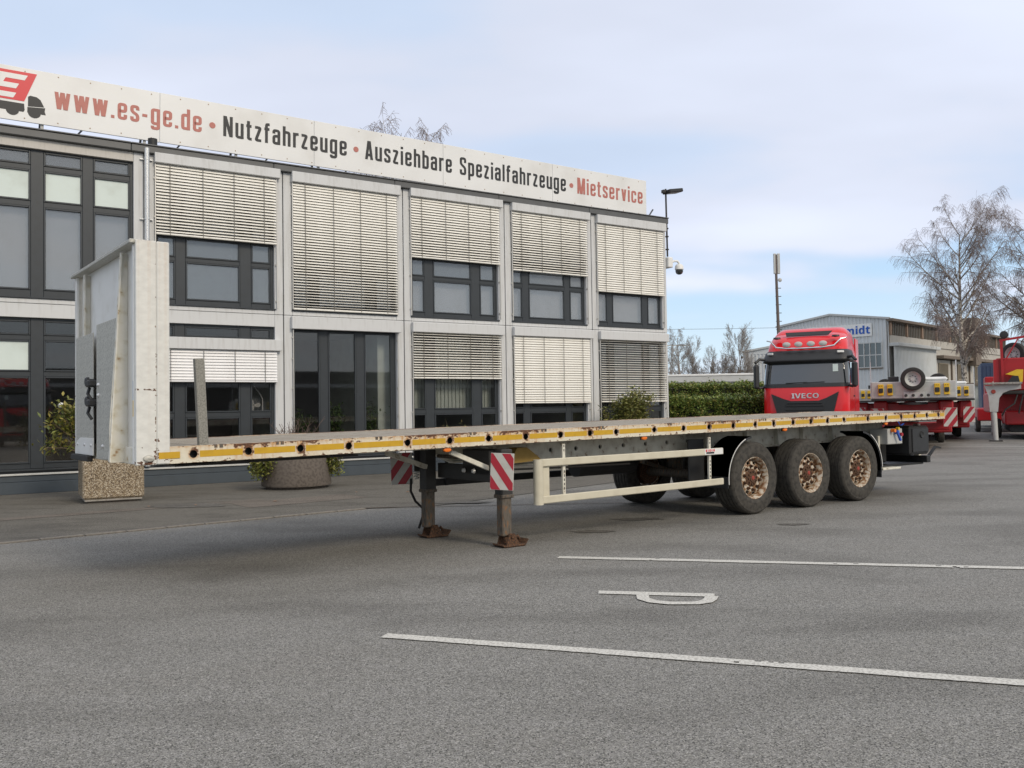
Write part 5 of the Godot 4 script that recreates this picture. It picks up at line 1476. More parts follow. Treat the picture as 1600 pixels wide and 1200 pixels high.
func make_low_loaders():
	var a := make_low_loader("nearest red low loader beside the red truck, with grey front box and spare wheel", Transform3D(Basis(Vector3.UP, -0.40), Vector3(13.22, 0, -29.5)))
	var b := rename_copy(a, "red low loader partly hidden between the red truck and the nearer low loader")
	b.transform = Transform3D(Basis(Vector3.UP, -0.40), Vector3(17.6, 0, -42.2))
	var c := rename_copy(a, "red low loader standing close behind the nearest one, its right edge showing")
	c.transform = Transform3D(Basis(Vector3.UP, -0.40), Vector3(16.95, 0, -35.6))
	# parked across the yard, behind the viewer: they show mirrored in the office windows
	var e := rename_copy(M.truck, "red tractor truck across the yard, mirrored in the left ground floor windows")
	e.transform = xb() * Transform3D(Basis(Vector3.UP, PI), Vector3(-2.6, 0, 33.0))
	var h := rename_copy(a, "red low loader across the yard, mirrored in the tall ground floor window")
	h.transform = xb() * Transform3D(Basis(Vector3.UP, PI + 0.2), Vector3(9.0, 0, 31.0))
	# platform trailer at the right edge of the photo
	var t := thing("platform_trailer", "red platform trailer with grey support leg, small crane arm and yellow chock", "trailer", Transform3D(Basis(Vector3.UP, -0.45), Vector3(19.25, 0, -35.76)))
	var body := part("front_box", bx(Vector3(0.15, 2.02, -3.4), Vector3(2.9, 3.35, -0.9), 0.04), M.red_worn, t)
	part("box_frame", bx(Vector3(0.05, 2.02, -0.898), Vector3(0.25, 3.3, -0.85), 0.01), M.red_worn, body)
	part("deck", bx(Vector3(0.0, 1.1, -11.0), Vector3(2.9, 2.0, -3.42), 0.05), M.red_worn, t)
	part("neck", bx(Vector3(0.35, 1.88, -5.0), Vector3(2.7, 2.018, -0.7), 0.02), M.dark_steel, t)
	part("cross_head", bx(Vector3(0.45, 0.62, -4.2), Vector3(2.9, 1.2, -1.6), 0.05), M.red_worn, t)
	part("dark_chassis", bx(Vector3(0.7, 0.3, -9.0), Vector3(2.8, 0.62, -2.0), 0.02), M.black, t)
	for z in [-4.2, -5.6, -7.0]: small_wheel(t, Vector3(0.3, 0.42, z), Basis(Vector3.UP, -PI / 2), "wheel", 0.42)
	small_wheel(t, Vector3(1.6, 0.42, -2.2), Basis(), "wheel", 0.42)
	# support leg with a curved bracket
	var g := G.new()
	g.prism(PackedVector2Array([Vector2(-0.32, 2.22), Vector2(0.95, 2.28), Vector2(0.95, 2.08), Vector2(0.55, 2.02), Vector2(0.32, 1.92), Vector2(0.18, 1.72), Vector2(0.14, 1.35), Vector2(0.12, 1.18), Vector2(-0.16, 1.18), Vector2(-0.2, 1.8)]), -0.12, 0.12)
	var leg := part("support_leg", g, M.grey_paint, t)
	g = G.new(); g.tube([Vector3(-0.03, 1.2, 0), Vector3(0.02, 0.04, 0)], [0.115, 0.10], 14)
	part("leg_tube", g, M.grey_paint, leg)
	part("leg_foot", bx(Vector3(-0.22, 0.0, -0.2), Vector3(0.26, 0.045, 0.2), 0.01), M.dark_steel, leg)
	part("leg_top", bx(Vector3(-0.34, 2.26, -0.3), Vector3(0.98, 2.34, 0.3), 0.01), M.concrete, leg)
	g = G.new(); g.t = Transform3D(Basis(), Vector3(-0.02, 1.98, 0.12)); g.lathe([Vector2(0.0, 0.05), Vector2(0.07, 0.05), Vector2(0.085, 0.0)], 16)
	part("pivot_pin", g, M.redhub, leg)
	# crane arm with lamp
	g = G.new()
	g.bar(Vector3(0.38, 2.3, -0.82), Vector3(0.35, 4.1, -0.82), 0.10, 0.10); g.bar(Vector3(0.28, 4.06, -0.82), Vector3(1.45, 4.22, -0.82), 0.09, 0.09, 0.0, Vector3.BACK)
	g.bar(Vector3(0.42, 3.15, -0.82), Vector3(0.95, 4.10, -0.82), 0.05, 0.05, 0.0, Vector3.BACK)
	g.tube([Vector3(1.42, 4.22, -0.9), Vector3(1.42, 4.22, -0.74)], [0.08], 12)
	var arm := part("crane_arm", g, M.red_worn, t)
	g = G.new(); g.t = Transform3D(Basis(), Vector3(0.46, 4.29, -0.80)); g.lathe([Vector2(0.0, 0.12), Vector2(0.13, 0.11), Vector2(0.16, 0.06), Vector2(0.14, -0.08), Vector2(0.0, -0.12)], 18)
	part("work_lamp", g, M.black, arm)
	small_wheel(t, Vector3(0.85, 3.50, -1.5), Basis(Vector3.UP, -0.6), "spare_wheel", 0.5)
	g = G.new(); g.prism(PackedVector2Array([Vector2(0.55, 2.36), Vector2(1.05, 2.36), Vector2(1.08, 2.85), Vector2(0.85, 2.86), Vector2(0.45, 2.68), Vector2(0.75, 2.62)]), -0.75, -0.45)
	part("wheel_chock", g, M.yellow, t)
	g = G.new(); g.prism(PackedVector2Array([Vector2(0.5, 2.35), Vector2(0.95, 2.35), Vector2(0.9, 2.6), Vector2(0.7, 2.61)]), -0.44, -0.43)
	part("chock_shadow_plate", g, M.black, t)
	part("label_plate", bx(Vector3(1.42, 2.75, -0.898), Vector3(1.85, 2.92, -0.885)), M.warn_white, t)
	part("coupling", bx(Vector3(1.35, 2.5, -0.898), Vector3(1.8, 2.68, -0.8), 0.02), M.grey_paint, t)
	part("label_plate", bx(Vector3(1.5, 2.35, -0.898), Vector3(1.8, 2.45, -0.885)), M.yellow, t)
	g = G.new(); g.tube([Vector3(0.9, 1.95, -0.8), Vector3(0.75, 1.5, -0.6), Vector3(0.4, 1.25, -0.5), Vector3(0.3, 1.0, -0.6)], [0.03], 8)
	g.tube([Vector3(1.1, 1.95, -0.8), Vector3(0.95, 1.4, -0.6), Vector3(0.9, 1.1, -0.7)], [0.03], 8)
	part("hose", g, M.rubber, t)
	# a further red trailer front deeper in the yard, and a blue box trailer
	var d := thing("flat_trailer", "red flat trailer with white notice plate, standing deeper in the yard before the blue container", "trailer", Transform3D(Basis(Vector3.UP, -0.45), Vector3(25.6, 0, -46.5)))
	part("front_box", bx(Vector3(-0.9, 1.3, -2.0), Vector3(1.3, 2.9, 0.0), 0.04), M.red_worn, d)
	part("notice_plate", bx(Vector3(-0.55, 2.1, 0.002), Vector3(-0.1, 2.65, 0.01)), M.warn_white, d)
	part("grey_panel", bx(Vector3(-0.95, 1.35, 0.002), Vector3(-0.15, 2.0, 0.06), 0.01), M.grey_paint, d)
	part("chock_holder", bx(Vector3(0.1, 2.2, 0.002), Vector3(0.3, 2.75, 0.08), 0.01), M.yellow, d)
	part("bed", bx(Vector3(-1.3, 0.6, -10.0), Vector3(1.3, 1.25, 0.2), 0.05), M.red_worn, d)
	for z in [-1.0, -2.3]:
		for s in [-1.0, 1.0]: small_wheel(d, Vector3(s * 1.1 - 0.15, 0.4, z), Basis(Vector3.UP, PI / 2 * s), "wheel", 0.4)
	var bl := plain(0.02, 0.04, 0.09, 0.5)
	var ct := thing("container", "dark blue container with a white emblem standing behind the red trailers", "container", Transform3D(Basis(Vector3.UP, -0.45), Vector3(30.75, 0, -56.0)))
	var cb := part("body", bx(Vector3(-1.22, 1.2, -6.0), Vector3(1.22, 4.05, 0.0), 0.02), worn(0.03, 0.055, 0.11, 0.5, 0.4), ct)
	for k in 11: part("rib", bx(Vector3(-1.1 + k * 0.21, 1.35, 0.001), Vector3(-1.02 + k * 0.21, 3.9, 0.03), 0.01), worn(0.03, 0.055, 0.11, 0.5, 0.4), cb)
	g = bx(Vector3(0.1, 2.75, 0.032), Vector3(0.75, 2.85, 0.04)); g.span(Vector3(0.3, 3.1, 0.032), Vector3(0.85, 3.2, 0.04)); g.span(Vector3(0.2, 2.86, 0.032), Vector3(0.32, 3.09, 0.04))
	part("emblem", g, M.warn_white, ct)
	part("chassis", bx(Vector3(-1.2, 0.5, -6.0), Vector3(1.2, 1.19, 0.0), 0.02), M.dark_steel, ct)

# ---------- far buildings
func ribbed(x0: float, x1: float, y0: float, y1: float, pitch: float, depth: float) -> G:  # standing ribs, front towards +z
	var g := G.new()
	var x := x0
	while x < x1 - 0.001:
		var p := [x, x + pitch * 0.35, x + pitch * 0.5, x + pitch * 0.85, x + pitch]
		var z := [0.0, 0.0, depth, depth, 0.0]
		for k in 4:
			var a := minf(p[k], x1); var b := minf(p[k + 1], x1)
			if b > a: g.quad(Vector3(a, y0, z[k]), Vector3(b, y0, z[k + 1]), Vector3(b, y1, z[k + 1]), Vector3(a, y1, z[k]))
		x += pitch
	return g

func hall_window(b: Node3D, x0: float, x1: float, y0: float, y1: float, nx: int, ny: int, xf: Transform3D, bars: Material):
	var w := part("window", bx(Vector3(x0, y0, 0.06), Vector3(x1, y1, 0.09)), M.screenglass, b, xf)
	for i in nx + 1:
		var x := lerpf(x0, x1, i / float(nx))
		part("glazing_bar", bx(Vector3(x - 0.05, y0 - 0.05, 0.091), Vector3(x + 0.05, y1 + 0.05, 0.16)), bars, w)
	for j in ny + 1:
		var y := lerpf(y0, y1, j / float(ny))
		part("glazing_bar", bx(Vector3(x0 - 0.05, y - 0.05, 0.0905), Vector3(x1 + 0.05, y + 0.05, 0.155)), bars, w)
	part("sill", bx(Vector3(x0 - 0.1, y0 - 0.16, 0.06), Vector3(x1 + 0.1, y0 - 0.06, 0.2)), M.hall_brown, w)

func make_far_buildings():
	# hall: local x along the gable from its left corner, side wall runs back from the right corner
	var o := Vector3(29.3, 0, -98.1)
	var ang := -0.765
	var W := 12.0; var H := 10.2; var RG := 11.05; var D := 40.0
	var t := thing("warehouse_hall", "pale grey corrugated warehouse hall with a low gable and blue lettered board", "warehouse", Transform3D(Basis(Vector3.UP, ang), o))
	var g := ribbed(0.0, W, 0.0, H - 0.02, 0.38, 0.055)
	part("gable_wall", g, M.ribbed, t)
	g = G.new(); g.prism(PackedVector2Array([Vector2(0, H - 0.1), Vector2(W, H - 0.1), Vector2(W, H), Vector2(W * 0.5, RG), Vector2(0, H)]), -0.1, -0.003)
	part("gable_head", g, M.ribbed, t)
	g = G.new()
	var x := 0.0
	while x < W - 0.1:
		var f := 1.0 - absf(x + 0.2 - W / 2) / (W / 2)
		g.span(Vector3(x + 0.17, H - 0.02, -0.002), Vector3(x + 0.32, lerpf(H, RG, f) - 0.05, 0.05))
		x += 0.38
	part("gable_ribs", g, M.ribbed, t)
	g = G.new()
	g.bar(Vector3(-0.15, H + 0.02, 0.05), Vector3(W / 2, RG + 0.04, 0.05), 0.35, 0.2); g.bar(Vector3(W / 2, RG + 0.04, 0.05), Vector3(W + 0.15, H + 0.02, 0.05), 0.35, 0.2)
	part("verge_trim", g, M.hall_trim, t)
	g = G.new()
	g.quad(Vector3(-0.2, H, -D), Vector3(-0.2, H, -0.12), Vector3(W / 2, RG, -0.12), Vector3(W / 2, RG, -D))
	g.quad(Vector3(W / 2, RG, -D), Vector3(W / 2, RG, -0.12), Vector3(W + 0.35, H - 0.05, -0.12), Vector3(W + 0.35, H - 0.05, -D))
	part("roof", g, M.roof, t)
	part("rear_wall", bx(Vector3(0, 0, -D - 0.1), Vector3(W, H, -D)), M.ribbed, t)
	part("left_wall", bx(Vector3(-0.05, 0, -D), Vector3(0.0, H, -0.1)), M.ribbed, t)
	var side := Transform3D(Basis(Vector3.UP, PI / 2), Vector3(W, 0, 0))  # local x of the side runs to the back
	var sp := part("side_wall", bx(Vector3(0.0, 0, -0.3), Vector3(D, H, -0.06)), M.ribbed_old, t, side)
	part("low_side_wall", ribbed(0.0, 12.0, 0.0, 7.4, 0.38, 0.055), M.ribbed, t, Transform3D(side.basis, Vector3(W + 0.45, 0, 0)))
	part("low_side_wall", bx(Vector3(12.0, 0, -0.2), Vector3(D, 6.4, 0.02)), M.ribbed_old, t, Transform3D(side.basis, Vector3(W + 0.45, 0, 0)))
	part("ledge", bx(Vector3(0.0, 7.4, -0.1), Vector3(12.0, 7.75, 1.0), 0.03), M.hall_trim, t, side)
	part("ledge", bx(Vector3(12.0, 6.5, -0.1), Vector3(D, 6.85, 1.3), 0.03), M.hall_brown, t, side)
	part("upper_band", bx(Vector3(0.2, 7.76, -0.05), Vector3(D, 8.55, 0.06), 0.01), M.ribbed_old, t, side)
	for k in 9:
		var z0 := 0.6 + k * 4.4
		var w := part("window", bx(Vector3(z0, 8.6, -0.03), Vector3(z0 + 3.7, 9.85, 0.0)), plain(0.12, 0.13, 0.125, 0.3), t, side)
		for j in 9: part("glazing_bar", bx(Vector3(z0 + j * 0.46 - 0.04, 8.58, 0.002), Vector3(z0 + j * 0.46 + 0.04, 9.87, 0.07)), M.hall_brown, w)
		part("pier", bx(Vector3(z0 - 0.45, 8.56, -0.02), Vector3(z0 - 0.08, 9.9, 0.14)), plain(0.27, 0.19, 0.14, 0.8), t, side)
	part("eave_board", bx(Vector3(-0.2, 9.92, -0.1), Vector3(D, 10.2, 0.5), 0.02), M.hall_brown, t, side)
	for k in 4:
		hall_window(t, 12.6 + k * 6.2, 15.4 + k * 6.2, 2.6, 6.0, 8, 2, Transform3D(side.basis, Vector3(W + 0.45, 0, 0)), plain(0.3, 0.26, 0.2, 0.8))
		part("drip_pipe", bx(Vector3(16.6 + k * 6.2, 0, 0.03), Vector3(16.8 + k * 6.2, 6.4, 0.2), 0.02), M.hall_brown, t, Transform3D(side.basis, Vector3(W + 0.45, 0, 0)))
	hall_window(t, 8.3, 11.3, 5.35, 7.85, 5, 2, Transform3D(), M.hall_trim)
	var sg := part("name_board", bx(Vector3(3.4, 8.55, 0.06), Vector3(10.35, 9.85, 0.14), 0.01), M.white, t)
	word("Schmidt", 0.78, Vector3(7.85, 9.2, 0.16), plain(0.012, 0.09, 0.42, 0.5), sg, "lettering", 1.12)
	part("chimney", bx(Vector3(22.0, 6.0, 0.2), Vector3(24.0, 11.6, 1.6), 0.02), M.hall_brown, t, side)
	# lower wing on the left
	var a := thing("warehouse_wing", "low blue grey corrugated wing left of the warehouse hall, behind the red truck", "building", Transform3D(Basis(Vector3.UP, ang + 0.35), Vector3(25.3, 0, -97.6)))
	g = ribbed(0.0, 6.0, 0.0, 7.3, 0.38, 0.055)
	part("wall", g, M.ribbed, a)
	g = G.new(); g.prism(PackedVector2Array([Vector2(0, 7.2), Vector2(6, 7.2), Vector2(6, 8.4), Vector2(0, 7.5)]), -0.1, 0.06)
	part("wall_head", g, M.ribbed, a)
	g = G.new(); g.bar(Vector3(-0.1, 7.52, 0.05), Vector3(6.0, 8.45, 0.05), 0.3, 0.2)
	part("verge_trim", g, M.hall_trim, a)
	part("side_wall", bx(Vector3(0.0, 0, -8.0), Vector3(0.1, 7.4, -0.1)), M.ribbed, a)
	part("roof", bx(Vector3(0.0, 7.3, -8.0), Vector3(6.0, 7.4, -0.12)), M.roof, a)
	for q in [3.1, 4.6]: part("wall_lamp", bx(Vector3(-0.25, q + 2.2, 0.0), Vector3(0.0, q + 2.45, 0.25), 0.03), M.dark_steel, a)
	# low white building behind the hedges
	var w := thing("low_building", "long low white building with a flat roof edge behind the hedges", "building", Transform3D(Basis(Vector3.UP, -0.12), Vector3(9.6, 0, -60.0)))
	part("wall", bx(Vector3(0, 0, -8), Vector3(6.4, 3.2, 0)), worn(0.42, 0.42, 0.46, 0.7), w)
	part("roof_edge", bx(Vector3(-0.2, 3.2, -8.2), Vector3(6.6, 3.62, 0.25), 0.03), M.hall_trim, w)
	part("roof_sheet", bx(Vector3(-0.25, 3.622, -8.3), Vector3(6.65, 3.75, 0.3), 0.02), M.white, w)
	part("corner_pier", bx(Vector3(1.0, 0, 0.002), Vector3(1.75, 3.1, 0.12), 0.02), M.ribbed_old, w)
	part("door", bx(Vector3(3.2, 0, 0.002), Vector3(5.2, 2.75, 0.06), 0.01), M.white, w)
	part("white_panel", bx(Vector3(2.0, 0, 0.002), Vector3(2.7, 2.6, 0.05), 0.01), M.white, w)
	for xx in [5.25, 8.2]:
		var p := thing("gate_pillar", "brown brick gate pillar %s behind the far hedge" % ("left of the truck mirror, before the white wall" if xx < 6 else "half hidden by the truck mirror"), "pillar", Transform3D(Basis(Vector3.UP, -0.12), Vector3(11.75 if xx < 6 else 12.6, 0, -46.0)))
		part("shaft", bx(Vector3(-0.32, 0, -0.32), Vector3(0.32, 2.5, 0.32), 0.02), M.dark_concrete, p)
		part("cap", bx(Vector3(-0.38, 2.502, -0.38), Vector3(0.38, 2.62, 0.38), 0.03), M.concrete, p)
	# dark hall across the yard, seen mirrored in the office windows
	var h := thing("opposite_hall", "long dark hall with a pale roof band across the yard, mirrored in the office windows", "building", xb() * Transform3D(Basis(), Vector3(-30.0, 0, 62.0)))
	part("wall", bx(Vector3(0, 0, 0), Vector3(90, 4.0, 10)), worn(0.07, 0.065, 0.06, 0.8, 0.2), h)
	part("roof_band", bx(Vector3(-0.1, 4.0, -0.1), Vector3(90.1, 4.35, 10.1), 0.03), M.hall_trim, h)
	part("upper_wall", bx(Vector3(0, 4.35, 0.3), Vector3(90, 5.6, 10)), worn(0.09, 0.085, 0.08, 0.8, 0.2), h)

# ---------- trees
func limb(wood: G, twig: G, p: Vector3, d: Vector3, len: float, r: float, level: int, o: Dictionary, rg: RandomNumberGenerator):
	var n: int = [9, 7, 5, 4][level]
	var pts := [p]; var rr := [r]
	var dirs := [d]
	for k in n:
		var f := (k + 1.0) / n
		var wob: float = o.wob * [0.35, 0.9, 1.4, 1.6][level]
		d = (d + Vector3(rg.randf_range(-wob, wob), rg.randf_range(-wob, wob) + o.lift[level], rg.randf_range(-wob, wob))).normalized()
		p += d * len / n
		pts.append(p); dirs.append(d)
		rr.append(maxf(r * (1.0 - f * [0.86, 0.8, 0.75, 0.5][level]), o.thin))
	(wood if level < 2 else twig).tube(pts, rr, [9, 6, 4, 3][level], false)
	if level >= 3: return
	var count: int = o.count[level]
	for k in count:
		var f: float = lerpf(o.first[level], 1.0, (k + rg.randf()) / count)
		var at := f * n
		var i := mini(int(at), n - 1)
		var q: Vector3 = pts[i].lerp(pts[i + 1], at - i)
		var axis: Vector3 = dirs[mini(i + 1, n)]
		var side := axis.cross(Vector3(rg.randf_range(-1, 1), rg.randf_range(-1, 1), rg.randf_range(-1, 1))).normalized()
		var ang: float = deg_to_rad(rg.randf_range(o.angle[level] - 12, o.angle[level] + 12))
		var dd := (axis * cos(ang) + side * sin(ang)).normalized()
		if level == 2 and o.droop > 0.0: dd = (dd * (1.0 - o.droop) + Vector3(rg.randf_range(-0.25, 0.25), -o.droop, rg.randf_range(-0.25, 0.25))).normalized()
		var l: float = len * o.ratio[level] * rg.randf_range(0.7, 1.15) * lerpf(1.0, o.top[level], f)
		limb(wood, twig, q, dd, l, maxf(rr[i] * 0.55, o.thin), level + 1, o, rg)

func tree(called: String, label: String, at: Vector3, height: float, o: Dictionary, sd: int, bark: Material, twigs: Material, group := ""):
	var rg := RandomNumberGenerator.new(); rg.seed = sd
	var t := thing(called, label, "tree", Transform3D(Basis(Vector3.UP, rg.randf() * TAU), at), group)
	var wood := G.new(); var twig := G.new()
	limb(wood, twig, Vector3.ZERO, Vector3(o.get("lean", 0.0), 1, 0).normalized(), height * o.get("stem", 0.86), height * o.girth, 0, o, rg)
	part("trunk", wood, bark, t)
	part("crown", twig, twigs, t)

func make_trees():
	var birch := {"wob": 0.10, "lift": [0.02, 0.05, -0.03, -0.30], "count": [28, 16, 17], "first": [0.26, 0.2, 0.15], "angle": [46, 42, 40], "ratio": [0.50, 0.36, 0.50], "top": [0.55, 0.75, 0.95], "droop": 0.45, "girth": 0.015, "thin": 0.0075}
	tree("birch_tree", "tall bare birch with pale trunk and drooping twigs before the warehouse side wall", Vector3(41.6, 0, -82), 20.0, birch, 3, M.bark, M.twig, "bare birches before the warehouse")
	tree("birch_tree", "bare birch at the right edge of the photo, behind the crane arm", Vector3(49.3, 0, -82.5), 20.0, birch, 8, M.bark, M.twig, "bare birches before the warehouse")
	var b2 := birch.duplicate(); b2.thin = 0.007; b2.girth = 0.018; b2.count = [24, 15, 12]
	tree("birch_tree", "bare tree behind the office building, its twigs showing above and below the sign board", Vector3(-4.6, 0, -42.5), 15.1, b2, 21, M.bark, M.twig)
	var poplar := {"wob": 0.10, "lift": [0.02, 0.16, 0.12, 0.05], "count": [22, 14, 12], "first": [0.25, 0.25, 0.2], "angle": [40, 36, 38], "ratio": [0.40, 0.42, 0.45], "top": [0.75, 0.8, 0.9], "droop": 0.0, "girth": 0.012, "thin": 0.0065}
	var loose := birch.duplicate(); loose.thin = 0.0065; loose.droop = 0.35; loose.count = [20, 13, 11]; loose.ratio = [0.34, 0.4, 0.5]; loose.angle = [42, 40, 40]
	tree("bare_tree", "bare loose crowned tree next to the office corner, above the low white building", Vector3(17.0, 0, -90), 10.0, loose, 31, M.twig_grey, M.twig_grey)
	var round := poplar.duplicate(); round.angle = [44, 36, 35]; round.ratio = [0.44, 0.42, 0.45]
	tree("bare_tree", "bare fan shaped tree left of the antenna mast, right end of the row of trees", Vector3(23.7, 0, -92), 9.2, round, 35, M.twig_grey, M.twig_grey)
	var lab := ["bushy bare tree beside the loose crowned one, above the white roof", "low bare tree in the middle of the row above the white roof", "slender bare tree next to the fan shaped tree", "thin bare shrub tree under the fan shaped tree"]
	var k := 0
	for q in [[18.55, 7.4], [19.8, 6.6], [21.6, 6.3], [22.6, 5.2]]:
		tree("bare_tree", lab[k], Vector3(q[0], 0, -91.0), q[1], poplar, 40 + k, M.twig_grey, M.twig_grey)
		k += 1

# ---------- hedges, planters, shrubs
func leaf_mesh(l: float, w: float) -> ArrayMesh:
	var g := G.new()
	var a := Vector3(0, 0, 0); var b := Vector3(w / 2, 0.12 * w, l * 0.5); var c := Vector3(0, 0, l); var d := Vector3(-w / 2, 0.12 * w, l * 0.5)
	g.tri_flat(a, c, b); g.tri_flat(a, d, c)
	return g.mesh()

func leaves(parent: Node, mesh: ArrayMesh, spots: Array, cols: Array, rg: RandomNumberGenerator, called := "foliage"):
	var mm := MultiMesh.new()
	mm.transform_format = MultiMesh.TRANSFORM_3D; mm.use_colors = true
	mm.mesh = mesh; mm.instance_count = spots.size()
	for i in spots.size():
		var bs := Basis.from_euler(Vector3(rg.randf_range(-1.1, 0.6), rg.randf() * TAU, rg.randf_range(-0.7, 0.7))).scaled(Vector3.ONE * rg.randf_range(0.7, 1.25))
		mm.set_instance_transform(i, Transform3D(bs, spots[i]))
		var c: Color = cols[rg.randi() % cols.size()]
		mm.set_instance_color(i, c * rg.randf_range(0.75, 1.2))
	var o := MultiMeshInstance3D.new()
	o.multimesh = mm; o.material_override = M.leaf
	o.name = numbered(parent, called); parent.add_child(o, true)
	o.set_meta("kind", "stuff")
	return o

func hedge(label: String, xf: Transform3D, len: float, h: float, dep: float, n: int, sd: int, lf: float):
	var rg := RandomNumberGenerator.new(); rg.seed = sd
	var t := thing("hedge", label, "hedge", xf, "")
	var f := FastNoiseLite.new(); f.seed = sd; f.frequency = 0.9; f.fractal_octaves = 3
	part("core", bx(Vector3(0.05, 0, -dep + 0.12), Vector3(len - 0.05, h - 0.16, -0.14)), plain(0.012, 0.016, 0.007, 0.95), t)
	var sp := []
	while sp.size() < n:
		var x := rg.randf() * len
		var top := rg.randf() < 0.35
		var y := rg.randf() * h; var z := 0.0
		var bump := f.get_noise_2d(x * 2.0, y * 2.0 if not top else 50.0) * 0.22
		if top:
			z = -rg.randf() * dep; y = h + f.get_noise_2d(x * 2.4, z * 2.0 + 20.0) * 0.22 - rg.randf() * 0.16 + (0.12 * rg.randf() if rg.randf() < 0.1 else 0.0)
		else:
			z = bump - rg.randf() * 0.16
		sp.append(Vector3(x, y, z))
	leaves(t, leaf_mesh(lf, lf * 0.62), sp, [Color(0.13, 0.205, 0.04), Color(0.18, 0.25, 0.05), Color(0.24, 0.29, 0.07), Color(0.10, 0.155, 0.033), Color(0.28, 0.26, 0.07)], rg)

func shrub(called: String, label: String, xf: Transform3D, size: Vector3, n: int, sd: int, lf: Vector2, cols: Array, stems := 9, group := ""):
	var rg := RandomNumberGenerator.new(); rg.seed = sd
	var t := thing(called, label, "shrub", xf, group)
	var g := G.new()
	var sp := []
	for k in stems:
		var e := Vector3(rg.randf_range(-1, 1) * size.x, size.y * rg.randf_range(0.55, 1.0), rg.randf_range(-1, 1) * size.z)
		if k == 0: e = Vector3(0, size.y, 0)
		var m := Vector3(e.x * 0.35, e.y * 0.55, e.z * 0.35)
		g.tube([Vector3(e.x * 0.08, 0, e.z * 0.08), m, e], [0.016, 0.011, 0.004], 5, false)
		for j in 5:
			var b := m.lerp(e, rg.randf_range(0.0, 0.8))
			var tip := b + Vector3(rg.randf_range(-1, 1) * size.x * 0.45, rg.randf_range(-0.02, 0.3) * size.y, rg.randf_range(-1, 1) * size.z * 0.45)
			g.tube([b, b.lerp(tip, 0.5) + Vector3(0, -0.02, 0), tip], [0.006, 0.005, 0.003], 4, false)
			for i in int(n / float(stems * 5)):
				var q := b.lerp(tip, rg.randf_range(0.35, 1.05))
				sp.append(q + Vector3(rg.randfn(), rg.randfn(), rg.randfn()) * lf.x * 0.55)
	part("stem", g, M.stem, t)
	leaves(t, leaf_mesh(lf.x, lf.y), sp, cols, rg)
	return t

